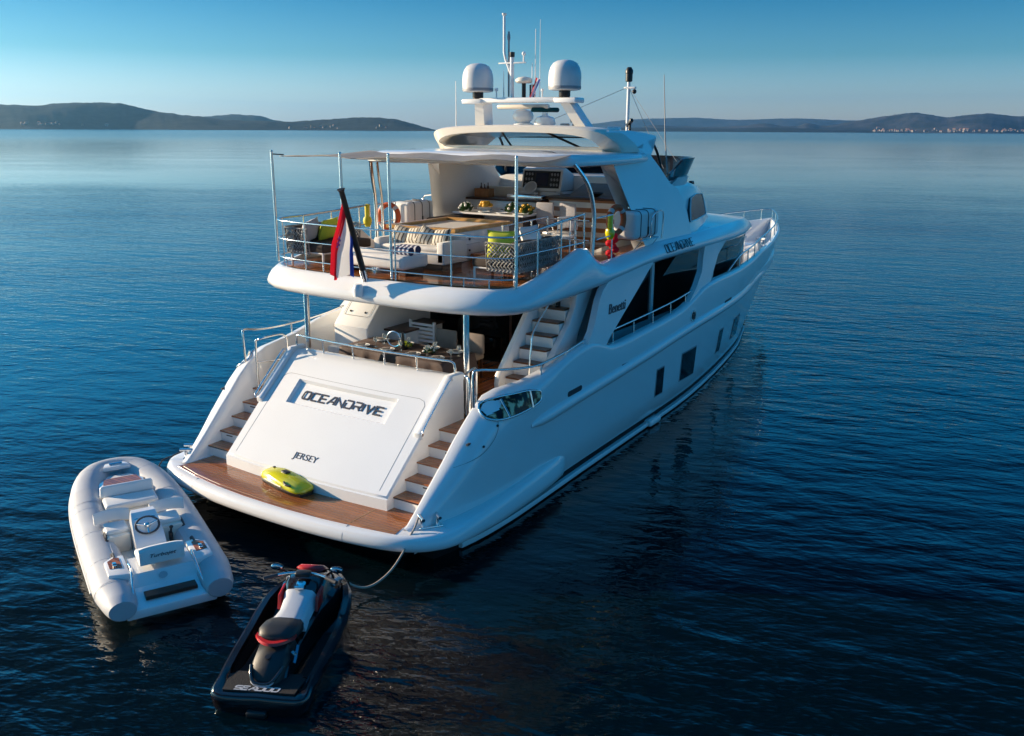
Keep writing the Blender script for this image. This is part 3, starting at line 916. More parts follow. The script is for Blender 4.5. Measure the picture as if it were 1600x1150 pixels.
# transom handrails and top rail
for s in (1, -1):
    g = G(); x = s * 1.95
    g.tube(spline([slope_pt(x - s * .05, 1.16, .0), slope_pt(x, 1.17, .07), slope_pt(x, 1.28, .10), slope_pt(x, 2.0, .11), slope_pt(x, 2.20, .10), slope_pt(x, 2.26, .07), slope_pt(x - s * .05, 2.26, .0)], 5), .018, 8)
    yp("handrail", g, 'steel', trans, 60)
g = G()
zt = 2.64
g.tube(spline([(-1.86, 4.3, 2.38), (-1.86, 4.3, 2.55), (-1.80, 4.28, zt), (-1.5, 4.26, zt), (0, 4.2, zt), (1.5, 4.26, zt), (1.80, 4.28, zt), (1.86, 4.3, 2.55), (1.86, 4.3, 2.38)], 5), .021, 8)
for x in (-1.1, -.37, .37, 1.1): g.tube([(x, 4.24, 2.38), (x, 4.22, zt)], .016, 8)
yp("stern_rail", g, 'steel', trans, 60)

# ---- stern stairs
steps = [(2.62, .80), (2.92, 1.0), (3.22, 1.2), (3.52, 1.4), (3.80, 1.6)]
for s in (1, -1):
    g = G()
    for i, (y, z) in enumerate(steps):
        y1 = steps[i + 1][0] if i < 4 else 4.6
        a, b = sorted((s * 1.80, s * 2.62))
        g.bx(a, b, y, y1 + .1 * (i < 4), .45, z - .03)
    st = yp("stern_stairs", g, 'gel', smooth=0)
    for i, (y, z) in enumerate(steps):
        y1 = steps[i + 1][0] if i < 4 else 4.6
        a, b = sorted((s * 1.87, s * 2.585))
        g = G(); g.bx(a, b, y - .025, y1 - .002, z - .028, z, .006)
        yp("tread", g, 'teak', st, 0)
    for i in (1, 3):
        y, z = steps[i]; g = G(); g.box((s * 2.3, y - .003, z - .075), (.16, .01, .022), bev=.003, seg=1); yp("step_light", g, 'rubber', st, 0)
    g = G(); g.box((s * 1.868, 3.98, 2.0), (.006, .22, .34), bev=.002, seg=1); yp("vent_panel", g, 'hyppatch', st, 0)
    g = G()
    # boarding gate at the head of the stairs
    x0, x1 = s * 2.48, s * 2.02
    yp_ = 3.84 if s > 0 else 3.84
    g.tube(spline([(x0, yp_, 1.62), (x0, yp_, 2.45), (x0 - s * .05, yp_ + .02, 2.55), (x0 - s * .12, yp_ + .06, 2.58), (x0 - s * .2, 4.25, 2.6), (x0 - s * .24, 4.36, 2.56), (x0 - s * .25, 4.4, 2.45), (x0 - s * .25, 4.4, 1.62)], 4), .02, 8)
    g.tube([(x0, yp_, 2.1), (x0 - s * .25, 4.4, 2.1)], .015, 8)
    yp("boarding_gate", g, 'steel', st, 60)

# ---- main deck, cockpit, deckhouse
def deck_outline(y0, y1, ins, n=24):
    pts = []
    for i in range(n + 1):
        y = y0 + (y1 - y0) * i / n
        pts.append((max(Bs(y) - ins, .02), y))
    return [(-x, y) for x, y in reversed(pts)] + pts
g = G(); g.prism(deck_outline(4.2, 13.2, .2), 1.42, 1.585)
md = yp("main_deck", g, 'gel', smooth=0)
g = G(); g.prism(deck_outline(4.5, 13.0, .24), 1.586, 1.60)
yp("teak_deck", g, 'teak_long', md, 0)
g = G(); g.prism(deck_outline(12.9, 27.4, .12), 2.0, 2.22)
fd = yp("foredeck", g, 'gel', smooth=0)
# deckhouse (white base, dark glazing band, aft sliding door)
dh = [(-2.28, 8.05), (2.28, 8.05), (2.32, 12.5), (2.44, 14.3), (2.40, 17.0), (2.05, 18.7), (1.0, 19.8), (-1.0, 19.8), (-2.05, 18.7), (-2.40, 17.0), (-2.44, 14.3), (-2.32, 12.5)]
g = G(); g.prism(dh, 1.6, 2.22); 
house_ = yp("deckhouse", g, 'gel', smooth=30)
dg_ = [(x * .985, 8.12 + (y - 8.05) * .988) for x, y in dh]
g = G(); g.prism(dg_, 2.22, 3.62)
yp("salon_window", g, 'glass', house_, 30)
for s in (1, -1):
    g = G(); g.bx(s * 2.27 - .02, s * 2.27 + .02, 7.0, 8.12, 2.22, 3.5); yp("side_screen", g, 'glass', house_, 0)
    g = G(); g.bx(s * 2.27 - .03, s * 2.27 + .03, 7.0, 8.05, 1.6, 2.22); yp("side_screen_base", g, 'gel', house_, 0)
    for y in (11.35,):
        g = G(); g.bx(s * 2.29 - .03, s * 2.29 + .03, y - .07, y + .07, 2.2, 3.62, .01); yp("mullion", g, 'gel', house_, 0)
    g = G(); g.bx(s * 2.38 - .03, s * 2.38 + .03, 14.9, 15.05, 2.2, 3.6, .01); yp("mullion", g, 'gel', house_, 0)
g = G(); g.bx(-1.9, 1.9, 7.99, 8.045, 1.62, 3.45)
dr = yp("salon_door", g, 'glass', house_, 0)
g = G(); g.bx(-1.95, 1.95, 7.93, 8.04, 1.60, 1.635); yp("sill", g, 'steel', dr, 0)
for x in (-1.93, -.62, .62, 1.93):
    g = G(); g.bx(x - .02, x + .02, 7.96, 8.04, 1.637, 3.45); yp("door_frame", g, 'darkwood', dr, 0)

# ---- upper deck slab with the curved aft fascia
uh = [(0, 4.04), (.7, 4.045), (1.3, 4.07), (1.9, 4.13), (2.35, 4.25), (2.68, 4.43), (2.86, 4.65), (2.95, 4.95), (2.985, 5.4), (2.99, 6.0), (2.99, 6.5), (2.99, 6.9), (2.99, 7.2), (2.99, 7.5),
      (2.99, 7.8), (2.985, 8.4), (2.98, 9.4), (2.975, 10.4), (2.97, 11.5), (2.96, 12.9), (2.90, 14.0), (2.80, 15.4), (2.62, 16.8), (2.36, 18.1), (1.95, 19.2), (1.3, 20.1), (.6, 20.55), (0, 20.6)]
Zb = pw([(4, 3.47), (5, 3.48), (6, 3.52), (7, 3.55), (8, 3.60), (9.75, 3.72), (12.85, 3.72), (14.5, 3.68), (16.5, 3.64), (20.7, 3.66)])
Zt = sm([(4, 3.895), (4.75, 3.90), (5.75, 4.06), (6.54, 4.25), (6.9, 4.345), (7.14, 4.33), (7.54, 4.08), (7.82, 3.98), (8.4, 4.0), (9.4, 4.06), (10.4, 4.12), (13, 4.12), (15, 4.1), (17, 4.06), (19.0, 3.95), (20.7, 3.84)])
def uoff(ins):
    out = []
    for i, p in enumerate(uh):
        a = Vector(uh[max(i - 1, 0)]); b = Vector(uh[min(i + 1, len(uh) - 1)])
        t = (b - a).normalized(); n = Vector((-t.y, t.x))
        if i == 0: n = Vector((0, 1))
        if i == len(uh) - 1: n = Vector((0, -1))
        q = Vector(p) + n * ins
        out.append((max(q.x, 0), q.y))
    return out
def ring_full(half_): return [(-p[0], p[1], p[2]) for p in reversed(half_[1:-1])] + half_
g = G(); rings = []
for ins, fn in ((.60, lambda y: Zb(y) + .02), (.14, lambda y: Zb(y)), (.06, lambda y: Zb(y) + .012), (.0, lambda y: Zb(y) + .07), (-.012, lambda y: Zb(y) + .13),
                (.02, lambda y: Zb(y) + (Zt(y) - Zb(y)) * .52), (.085, lambda y: Zb(y) + (Zt(y) - Zb(y)) * .76), (.165, lambda y: Zt(y) - .035), (.215, lambda y: Zt(y)), (.27, lambda y: Zt(y) - .005),
                (.30, lambda y: min(3.895, Zt(y) - .02) if y < 13 else Zt(y)), (.6, lambda y: 3.885 if y < 12.5 else Zt(y) + .04), (1.2, lambda y: 3.885 if y < 12.5 else Zt(y) + .09)):
    o_ = uoff(ins)
    half_ = [(x, y, fn(uh[i][1])) for i, (x, y) in enumerate(o_)]
    rings.append([(-p[0], p[1], p[2]) for p in reversed(half_[1:-1])] + half_)
g.loft(rings, caps=(True, True))
ud = yp("upper_deck", g, 'gel', smooth=50)
td = [(x, y) for (x, y), q in zip(uoff(.33), uh) if q[1] < 12.2]
td = [(-x, y) for x, y in reversed(td[1:])] + td
g = G(); g.prism(td, 3.896, 3.905)
yp("teak_deck", g, 'teak_long', ud, 0)
# ---- fashion plates between bulwark and upper deck
def SX(y, z):
    base = np.interp(y, [4, 12.9, 14, 15.4, 16.8], [2.985, 2.955, 2.90, 2.80, 2.62])
    lo = Bs(y) - .02
    t = max(0, min(1, (z - 2.5) / 1.1))
    return lo * (1 - t) + base * t
def plate(poly, th=.13, bev=.03):
    """poly=(y,z); vertical-ish plate on the side surface with softened edges, subdivided"""
    g = G(); b = bmesh.new()
    vs = [b.verts.new((0, y, z)) for y, z in poly]
    f = b.faces.new(vs)
    bmesh.ops.triangulate(b, faces=[f])
    for _ in range(2): bmesh.ops.subdivide_edges(b, edges=[e for e in b.edges if e.calc_length() > .35], cuts=1, use_grid_fill=True)
    bmesh.ops.triangulate(b, faces=list(b.faces))
    r = bmesh.ops.extrude_face_region(b, geom=list(b.faces))
    for v in r['geom']:
        if isinstance(v, bmesh.types.BMVert): v.co.x = 1
    for v in b.verts:
        o_ = v.co.x < .5
        v.co.x = SX(v.co.y, v.co.z) - (.0 if o_ else th)
    g._merge(b)
    return g
pA = [(7.75, 3.62), (7.52, 3.50), (7.34, 3.32), (7.16, 3.05), (6.98, 2.80), (6.80, 2.66), (6.76, 2.60), (6.82, 2.55), (7.2, 2.48), (7.5, 2.46), (7.62, 2.56), (8.3, 2.92), (9.0, 3.28), (9.75, 3.68), (9.9, 3.80), (8.4, 3.72)]
pB = [(12.86, 3.80), (12.80, 3.55), (12.62, 3.22), (12.25, 2.92), (11.85, 2.70), (11.72, 2.63), (11.9, 2.60), (12.5, 2.72), (13.05, 2.86), (13.25, 2.94), (13.55, 3.2), (13.9, 3.48), (14.5, 3.74), (14.9, 3.85), (13.8, 3.82)]
for nm, pl in (("fashion_plate", pA), ("fashion_plate", pB)):
    for s in (1, -1):
        g = plate(pl)
        if s < 0: g.xf(Matrix.Scale(-1, 4, (1, 0, 0)))
        yp(nm, g, 'gel', smooth=30)
# lettering on the sides
for s in (1, -1):
    def side_fr(y, z, sl):
        x = SX(y, z) + .004
        p = Vector((s * x, y, z))
        tan = Vector((s * (SX(y + .3, z) - SX(y - .3, z)) / .6, 1, sl)) * s
        up = Vector((s * (SX(y, z + .1) - SX(y, z - .1)) / .2, 0, 1))
        return frame_mtx(p, tan, up)
    g = text_g("Benetti", .27, .012, .35, .95); g.xf(side_fr(8.02, 3.10, 0)); yp("script_lettering", g, 'letter', smooth=0)
    g = block_text("OCEANDRIVE", .125, .20, .019, .046, .012, .05)
    fr = side_fr(11.25, 3.94, .03)
    m_ = frame_mtx(Vector((s * 2.940, 11.30, 3.965)), Vector((0, s, s * .01)), Vector((-s * .55, 0, 1)))
    g.xf(m_); yp("name_lettering", g, 'letter', smooth=0)
# bulwark rails
RT = sm([(3.7, 2.74), (4.3, 2.64), (5.1, 2.56), (6, 2.58), (6.9, 2.68), (7.5, 2.65), (9.2, 2.68), (11.2, 2.76), (12.1, 2.84)])
for s in (1, -1):
    g = G()
    pts = [(s * (Bs(3.7) - .40), 3.72, 2.12), (s * (Bs(3.7) - .40), 3.70, 2.66), (s * (Bs(3.8) - .36), 3.8, 2.73)] + [(s * (Bs(y) - .14 - (.2 if y < 4.2 else .1 if y < 4.8 else 0)), y, RT(y)) for y in (4.15, 4.6, 5.1, 5.7, 6.3, 6.9, 7.5, 8.2, 9.2, 10.2, 11.2, 12.1)]
    g.tube(spline(pts, 4), .021, 8)
    for y in (5.25, 6.1, 6.75, 8.0, 8.95, 9.9, 10.85, 11.7):
        g.tube([(s * (Bs(y) - .13), y, Zs(y) - .02), (s * (Bs(y) - .14), y, RT(y))], .016, 8)
    yp("bulwark_rail", g, 'steel', smooth=60)
# bow rail
g = G()
ys_ = [14.8, 16, 17.2, 18.4, 19.6, 20.8, 22, 23.2, 24.4, 25.4, 26.4, 27.3]
def brz(y): return np.interp(y, [14.8, 15.4, 16.5, 20, 27.5], [2.95, 3.16, 3.22, 3.26, 3.50])
st_ = [(max(Bs(y) - .10, .1), y, brz(y)) for y in ys_]
pts = st_ + [(0, 27.7, 3.48)] + [(-x, y, z) for x, y, z in reversed(st_)]
g.tube(spline(pts, 3), .022, 8)
for y in ys_[1:]:
    for s in (1, -1): g.tube([(s * max(Bs(y) - .10, .1), y, Zs(y) - .02), (s * max(Bs(y) - .10, .1), y, brz(y))], .017, 6)
yp("bow_rail", g, 'steel', smooth=60)
g = G()
for y, s in ((16.6, -1), (21.6, -1)): g.tube([(s * (Bs(y) - .12), y, 3.2), (s * (Bs(y) - .12), y, 4.0)], .025, 8)
yp("bow_awning_pole", g, 'steel', smooth=60)
# foredeck furniture moulded with the boat
g = G(); g.bx(-1.25, 1.25, 20.6, 22.2, 2.2, 2.55, .08); g.bx(-.75, .75, 22.6, 24.2, 2.2, 2.62, .12)
yp("foredeck_coaming", g, 'gel', fd, 40)
g = G(); g.bx(-1.15, 1.15, 20.7, 22.1, 2.55, 2.66, .05); yp("sun_pad", g, 'fabric', fd, 40)
g = G(); g.lathe([(.10, 0), (.10, .12), (.17, .16), (.13, .2), (.13, .34), (.2, .38), (.2, .44), (0, .45)], (.45, 25.3, 2.2), 14)
yp("windlass", g, 'steel', fd, 40)
g = G(); g.lathe([(.10, 0), (.10, .12), (.17, .16), (.13, .2), (.13, .34), (.2, .38), (.2, .44), (0, .45)], (-.3, 25.3, 2.2), 14)
yp("windlass", g, 'steel', fd, 40)

# ---- cockpit poles, port console, stairs to the upper deck
for s in (1, -1):
    g = G(); g.tube([(s * 1.875, 4.62, 1.6), (s * 1.875, 4.62, 3.49)], .052, 14)
    yp("deck_post", g, 'steel', smooth=60)
g = G()
g.prism([(5.9, 1.6), (5.9, 2.50), (5.95, 2.56), (6.72, 3.36), (6.8, 3.46), (8.0, 3.46), (8.0, 1.6)], -2.42, -1.50, axis='x', bev=.03)
pc = yp("port_console", g, 'gel', smooth=30)
g = G()
fr = frame_mtx((-1.95, 6.32, 2.955), (1, 0, 0), (0, .77, .80))
def loop_tube(w, h, r_, fr, th=.004):
    g = G(); pts = [fr @ Vector((x, y, .004)) for x, y in rrect(-w / 2, w / 2, -h / 2, h / 2, r_)]
    g.tube(pts, th, 4, closed=True); return g
g = loop_tube(.68, .72, .06, fr); yp("hatch_seam", g, 'seam', pc, 0)
g = G()
for x in (-.2, .2): g.lathe([(0, .012), (.02, .012), (.024, 0)], n=10, mtx=fr @ Matrix.Translation((x, -.26, 0)))
yp("hatch_latch", g, 'black', pc, 0)
g = G()
for y, z in ((7.04, 2.86), (7.28, 2.86)): g.lathe([(.055, -.01), (.055, .01), (.04, .012), (.04, .004), (0, .004)], (-1.50, y, z), 16, 'x')
yp("speaker_hole", g, 'rubber', pc, 40)
g = G(); g.bx(-2.35, -1.52, 5.6, 5.9, 1.6, 2.1, .03); yp("step_block", g, 'gel', pc, 30)
# sideboard with dark top along the console
g = G(); g.bx(-1.49, -.95, 6.45, 7.7, 1.6, 2.38, .02); sb = yp("sideboard", g, 'gel', smooth=30)
g = G(); g.bx(-1.5, -.92, 6.40, 7.75, 2.38, 2.42, .008); yp("counter_top", g, 'darkwood', sb, 0)
# starboard stairs
ust = [(5.52, 1.82), (5.76, 2.06), (6.02, 2.30), (6.24, 2.52), (6.46, 2.74), (6.68, 2.96), (6.90, 3.18), (7.12, 3.40)]
g = G()
for i, (y, z) in enumerate(ust):
    y1 = ust[i + 1][0] + .05 if i < len(ust) - 1 else 7.9
    g.bx(1.93, 2.52, y, y1, max(1.6, z - .28), z - .028)
us = yp("upper_stairs", g, 'gel', smooth=0)
for i, (y, z) in enumerate(ust):
    g = G(); g.bx(1.95, 2.50, y - .02, y + .23, z - .027, z + .004); yp("tread", g, 'treadwood' if i else 'teak', us, 0)
g = G(); g.prism([(5.62, 1.6), (5.56, 1.95), (5.60, 2.12), (6.75, 3.30), (6.80, 3.5), (7.9, 3.5), (7.9, 1.6)], 1.80, 1.92, axis='x', bev=.03)
yp("stringer", g, 'gel', us, 30)
g = G(); g.prism([(6.05, 1.6), (6.0, 2.18), (6.15, 2.35), (6.85, 2.95), (7.05, 3.25), (7.1, 3.5), (7.75, 3.5), (7.2, 2.7), (7.0, 2.2), (6.9, 1.6)], 2.53, 2.66, axis='x', bev=.03)
yp("stringer", g, 'gel', us, 30)
g = G(); g.prism([(6.95, 1.65), (7.05, 2.2), (7.8, 3.48), (8.05, 3.48), (8.05, 1.65)], 2.55, 2.60, axis='x')
g2 = yp("louvre_panel", g, stripes("louvre_slats", (.30, .30, .31), (.20, .20, .21), .05, 1, .25, .5), us, 0)
g = G(); g.tube(spline([(2.36, 5.85, 2.0), (2.36, 5.95, 2.6), (2.34, 6.1, 2.95), (2.33, 6.9, 3.5)], 5), .018, 8); yp("handrail", g, 'steel', us, 60)
# aft bench inside the transom
g = G(); g.bx(-1.75, 1.75, 4.66, 5.05, 1.6, 2.0, .03); bn = yp("aft_bench", g, 'gel', smooth=30)
g = G(); g.bx(-1.74, 1.74, 4.5, 4.66, 1.9, 2.22, .05); yp("backrest", g, 'taupe', bn, 40)
g = G(); g.bx(-1.74, 1.74, 4.67, 5.1, 2.0, 2.12, .04); yp("seat_cushion", g, 'taupe', bn, 40)
# capstans on the side decks
for x, y in ((-2.35, 4.72), (-2.15, 5.25), (2.38, 4.75), (2.3, 5.2)):
    g = G(); g.lathe([(.16, 0), (.16, .06), (.09, .1), (.075, .24), (.09, .34), (.14, .38), (.14, .42), (0, .44)], (x, y, 1.6), 16)
    yp("capstan", g, 'chrome', md, 40)

# ---- pilothouse
secs = [(11.85, 2.75, 2.28, 5.20, 2.0, 5.34), (12.6, 2.66, 2.24, 5.16, 1.95, 5.36), (13.2, 2.58, 2.2, 5.12, 1.88, 5.33), (14.0, 2.45, 2.12, 5.04, 1.8, 5.25), (14.8, 2.25, 2.0, 4.95, 1.68, 5.14),
        (15.4, 2.05, 1.8, 4.88, 1.45, 5.03), (15.9, 1.9, 1.5, 4.76, 1.15, 4.88), (16.4, 1.75, 1.2, 4.55, .85, 4.62), (17.2, 1.4, .95, 4.22, .6, 4.25), (17.8, 1.1, .7, 4.05, .4, 4.06)]
g = G(); rings = []
for y, wb, ws, zs, wt, zt in secs:
    h_ = [(0, y, zt + .02), (wt, y, zt), ((wt + ws) / 2 + .06, y, (zt + zs) / 2 + .02), (ws, y, zs), (ws + (wb - ws) * .35, y, zs - (zs - 4.0) * .5), (wb - .05, y, 4.12), (wb, y, 4.0)]
    rings.append([(-p[0], p[1], p[2]) for p in reversed(h_[1:])] + h_)
g.loft(rings)
ph = yp("pilothouse", g, 'gel', smooth=45)
def ph_x(y, z):
    ys = [q[0] for q in secs]
    wb = np.interp(y, ys, [q[1] for q in secs]); ws = np.interp(y, ys, [q[2] for q in secs]); zs = np.interp(y, ys, [q[3] for q in secs])
    zm = zs - (zs - 4.0) * .5; xm = ws + (wb - ws) * .35
    return float(np.interp(z, [4.0, 4.12, zm, zs], [wb, wb - .05, xm, ws]))
wpoly = [(13.0, 4.32), (13.18, 4.58), (13.5, 4.83), (14.2, 4.90), (14.98, 4.86), (15.05, 4.6), (15.0, 4.34), (14.4, 4.32), (13.7, 4.31)]
for s in (1, -1):
    g = G()
    A_ = np.array([[y, z, 1] for y, z in wpoly]); co_ = np.linalg.lstsq(A_, np.array([ph_x(y, z) for y, z in wpoly]), rcond=None)[0]
    gap = max(ph_x(y, z) - float(co_ @ np.array([y, z, 1])) for y, z in wpoly) + .012
    wx = lambda y, z: float(co_ @ np.array([y, z, 1])) + gap
    o_ = [g.bm.verts.new((s * wx(y, z), y, z)) for y, z in wpoly]; i_ = [g.bm.verts.new((s * (wx(y, z) - .12), y, z)) for y, z in wpoly]
    g.bm.faces.new(o_)
    for k in range(len(wpoly)): g.bm.faces.new((o_[k], o_[(k + 1) % len(wpoly)], i_[(k + 1) % len(wpoly)], i_[k]))
    w_ = yp("side_window", g, 'tealglass', ph, 0)
    g = G(); g.tube([(s * wx(y, z), y, z) for y, z in wpoly], .016, 6, closed=True); yp("window_frame", g, 'gel', w_, 60)
g = G(); rings = []
for y, q in ((15.55, .93), (15.9, .95), (16.4, .95), (16.95, .9)):
    zc = np.interp(y, [s_[0] for s_ in secs], [s_[5] for s_ in secs]); wt = np.interp(y, [s_[0] for s_ in secs], [s_[4] for s_ in secs]) * q
    rings.append([(x * wt, y, zc + .035) for x in (-1, -.5, 0, .5, 1)] )
g.loft(rings, ringclosed=False); yp("windscreen", g, 'glass', ph, 60)
g = G(); g.box((1.72, 14.9, 5.12), (.10, .2, .10), bev=.03); g.tube([(1.72, 14.9, 5.0), (1.72, 14.9, 5.1)], .03); yp("camera_dome", g, 'black', ph, 40)
# side struts sweeping up to the hardtop
def SP(z): return float(np.interp(z, [4.0, 4.8, 5.4, 5.95, 6.5], [2.80, 2.58, 2.42, 2.30, 2.08]))
def upright(poly, th):
    b = bmesh.new(); vs = [b.verts.new((0, y, z)) for y, z in poly]; f = b.faces.new(vs)
    bmesh.ops.triangulate(b, faces=[f])
    bmesh.ops.subdivide_edges(b, edges=[e for e in b.edges if e.calc_length() > .5], cuts=2, use_grid_fill=True)
    bmesh.ops.triangulate(b, faces=list(b.faces))
    r = bmesh.ops.extrude_face_region(b, geom=list(b.faces))
    for v in r['geom']:
        if isinstance(v, bmesh.types.BMVert): v.co.x = 1
    for v in b.verts: v.co.x = SP(v.co.z) - (0 if v.co.x < .5 else th)
    g = G(); g._merge(b); return g
st_poly = [(9.9, 3.95), (10.25, 4.08), (10.38, 4.35), (10.36, 4.72), (10.22, 4.95), (9.6, 5.42), (8.98, 5.80), (9.0, 5.92), (10.9, 5.93), (11.35, 5.62), (11.75, 5.28), (12.15, 5.12), (12.4, 4.6), (12.4, 3.95)]
for s in (1, -1):
    g = upright(st_poly, .30)
    if s < 0: g.xf(Matrix.Scale(-1, 4, (1, 0, 0)))
    yp("hardtop_strut", g, 'gel', smooth=35)
# windscreen wrap on the flybridge
def wrapwall(y0, z0, z1, off0, off1, n=14):
    g = G(); rings = []
    half_ = [(2.2, 11.9), (2.22, 12.4), (2.16, 13.2), (1.95, 13.9), (1.4, 14.4), (.7, 14.65), (0, 14.7)]
    pts = [(-x, y) for x, y in half_] + [(x, y) for x, y in reversed(half_[:-1])]
    sp = spline([(x, y, 0) for x, y in pts], 3)
    for p in sp:
        d = Vector((p.x, p.y - 12.2, 0)).normalized()
        zt = z1 - max(0, (12.6 - p.y)) * .45
        a = Vector((p.x, p.y, z0)); b_ = Vector((p.x, p.y, zt)) + d * off1
        rings.append([a, b_, b_ - d * .05, a - d * .05])
    g.loft(rings); return g
g = wrapwall(0, 5.1, 5.36, 0, .06); fw = yp("flybridge_coaming", g, 'gel', smooth=50)
g = wrapwall(0, 5.30, 5.80, 0, .20); yp("wind_deflector", g, 'glass', fw, 50)

# ---- canopy, hardtop, spoiler hoop
ch = [(0, 6.72), (.9, 6.72), (1.6, 6.74), (2.05, 6.84), (2.36, 7.04), (2.52, 7.35), (2.56, 7.8), (2.56, 8.6), (2.52, 9.4), (2.44, 10.2), (2.34, 10.75), (1.6, 10.9), (0, 10.9)]
def off_poly(h_, ins):
    out = []
    for i, p in enumerate(h_):
        a = Vector(h_[max(i - 1, 0)]); b = Vector(h_[min(i + 1, len(h_) - 1)])
        t = (b - a).normalized(); n = Vector((-t.y, t.x))
        if i == 0: n = Vector((0, 1))
        if i == len(h_) - 1: n = Vector((0, -1))
        q = Vector(p) + n * ins; out.append((max(q.x, 0), q.y))
    return out
g = G(); rings = []
for ins, z in ((.5, 5.80), (.10, 5.775), (.02, 5.80), (.0, 5.86), (.03, 5.93), (.12, 5.985), (.4, 6.01), (1.0, 6.03)):
    h_ = [(x, y, z - .02 * (x / 2.5) ** 2) for x, y in off_poly(ch, ins)]
    rings.append([(-p[0], p[1], p[2]) for p in reversed(h_[1:-1])] + h_)
g.loft(rings); cn = yp("canopy", g, 'gel', smooth=50)
# upper spoiler hoop (aft frame) and roof
g = G(); rings = []
hoop = [(-2.33, 9.55, 5.98), (-2.30, 9.42, 6.12), (-2.22, 9.2, 6.26), (-2.08, 9.02, 6.38), (-1.75, 8.92, 6.45), (-1.0, 8.86, 6.49), (0, 8.84, 6.505), (1.0, 8.86, 6.49), (1.75, 8.92, 6.45), (2.08, 9.02, 6.38), (2.22, 9.2, 6.26), (2.30, 9.42, 6.12), (2.33, 9.55, 5.98)]
sp = spline(hoop, 3)
for i, p in enumerate(sp):
    a = sp[max(i - 1, 0)]; b = sp[min(i + 1, len(sp) - 1)]
    t = (b - a).normalized(); n = Vector((0, 1, 0)).cross(t).normalized()       # inward/outward in x-z
    if n.dot(p - Vector((0, 9.2, 5.6))) < 0: n = -n
    f = Vector((0, 1, 0))
    wd_ = .13 + .22 * min(1, abs(p.x) / 2.3) ** 6
    q = lambda u, v: p + f * u + n * v
    rings.append([q(0, -wd_), q(-.03, -.02), q(.0, .0), q(.10, .02), q(.75, .02), q(.75, -.06), q(.3, -wd_)])
g.loft(rings); hp_ = yp("spoiler_hoop", g, 'cream', smooth=45)
g = G(); rings = []
for y, w, z, t in ((9.3, 2.1, 6.49, .10), (10.2, 2.08, 6.46, .13), (11.0, 2.05, 6.40, .12), (11.45, 1.98, 6.345, .06), (11.55, 1.9, 6.32, .02)):
    xs = [-1, -.85, -.5, 0, .5, .85, 1]
    up = [(x * w, y, z - .05 * x * x - (.03 if abs(x) == 1 else 0)) for x in xs]; dn = [(x * w, y, z - t - .05 * x * x) for x in reversed(xs)]
    rings.append(up + dn)
g.loft(rings); ht = yp("hardtop", g, 'gel', smooth=45)
for s in (1, -1):
    g = G(); poly = [(9.15, 6.40), (10.2, 6.42), (11.0, 6.37), (11.5, 6.31), (11.52, 6.27), (10.75, 6.16), (10.35, 6.07), (10.55, 5.98), (10.9, 5.86), (9.9, 5.9), (9.55, 5.96), (9.35, 6.14)]
    for q in (0,):
        g = upright(poly, .12)
        if s < 0: g.xf(Matrix.Scale(-1, 4, (1, 0, 0)))
    yp("hardtop_side", g, 'gel', ht, 35)
    g = G(); g.tube(spline([(s * 1.98, 11.45, 6.3), (s * 2.05, 11.75, 6.05), (s * 2.1, 11.95, 5.7), (s * 2.12, 12.0, 5.4)], 5), .03, 8); yp("windscreen_post", g, 'black', ht, 60)
g = G(); g.bx(-2.0, 2.0, 9.25, 9.33, 5.99, 6.09, .02); yp("roof_beam", g, 'cream', ht, 30)
for x0, x1 in ((-.3, -.9), (.75, .95)):
    g = G(); g.tube([(x0, 9.0, 6.40), (x1, 10.4, 6.02)], .025, 6); yp("roof_brace", g, 'black', ht, 60)
# stainless legs of the canopy
for s in (1, -1):
    g = G(); g.tube(spline([(s * 2.66, 7.62, 3.98), (s * 2.68, 7.64, 4.6), (s * 2.68, 7.62, 5.0), (s * 2.62, 7.48, 5.45), (s * 2.45, 7.25, 5.82)], 6), .042, 10); yp("canopy_leg", g, 'steel', cn, 60)
    g = G(); g.tube(spline([(s * 2.58, 7.74, 3.98), (s * 2.6, 7.76, 4.6), (s * 2.6, 7.74, 5.0), (s * 2.54, 7.6, 5.45), (s * 2.38, 7.37, 5.82)], 6), .03, 10); yp("canopy_leg", g, 'steel', cn, 60)
# fabric awning stretched aft to the poles
poles = [(-2.80, 4.86), (-.80, 4.60), (.34, 4.56), (2.78, 4.78)]
g = G(); rings = []
fx_ = np.linspace(-1, 1, 17)
for k in range(9):
    t = k / 8; row = []
    for u in fx_:
        ya = np.interp(u, [-1, -.3, .12, 1], [p[1] for p in poles]) + .16 * (1 - abs(math.cos(2.5 * math.pi * u)))*.6
        xa = u * 2.72; xb = u * 2.4
        yb = 6.95 + .25 * u ** 4
        x = xa * (1 - t) + xb * t; y = ya * (1 - t) + yb * t
        z = 5.955 * (1 - t) + 5.97 * t - .05 * math.sin(math.pi * t) * (1 - u * u * .5) - (.03 * (1 - abs(math.cos(2.5 * math.pi * u))) * (1 - t)) + .018 * math.sin(9 * u + 4 * t)
        row.append((x, y, z))
    rings.append(row)
bt = [[(x, y, z - .014) for x, y, z in r_] for r_ in rings]
A = [[g.bm.verts.new(p) for p in r_] for r_ in rings]; B = [[g.bm.verts.new(p) for p in r_] for r_ in bt]
g._skin(A, False); g._skin(B, False)
for k in (0, -1): g._skin([A[k], B[k]], False)
g._skin([[r_[0] for r_ in A], [r_[0] for r_ in B]], False); g._skin([[r_[-1] for r_ in A], [r_[-1] for r_ in B]], False)
aw = yp("awning", g, 'awning', smooth=60)
for x, y in poles:
    g = G(); g.tube([(x, y - .02, 3.9 if abs(x) > 2 else 3.88), (x, y - .03, 6.0)], .027, 10); g.ball((x, y - .03, 6.0), .03, 8)
    yp("awning_pole", g, 'steel', aw, 60)
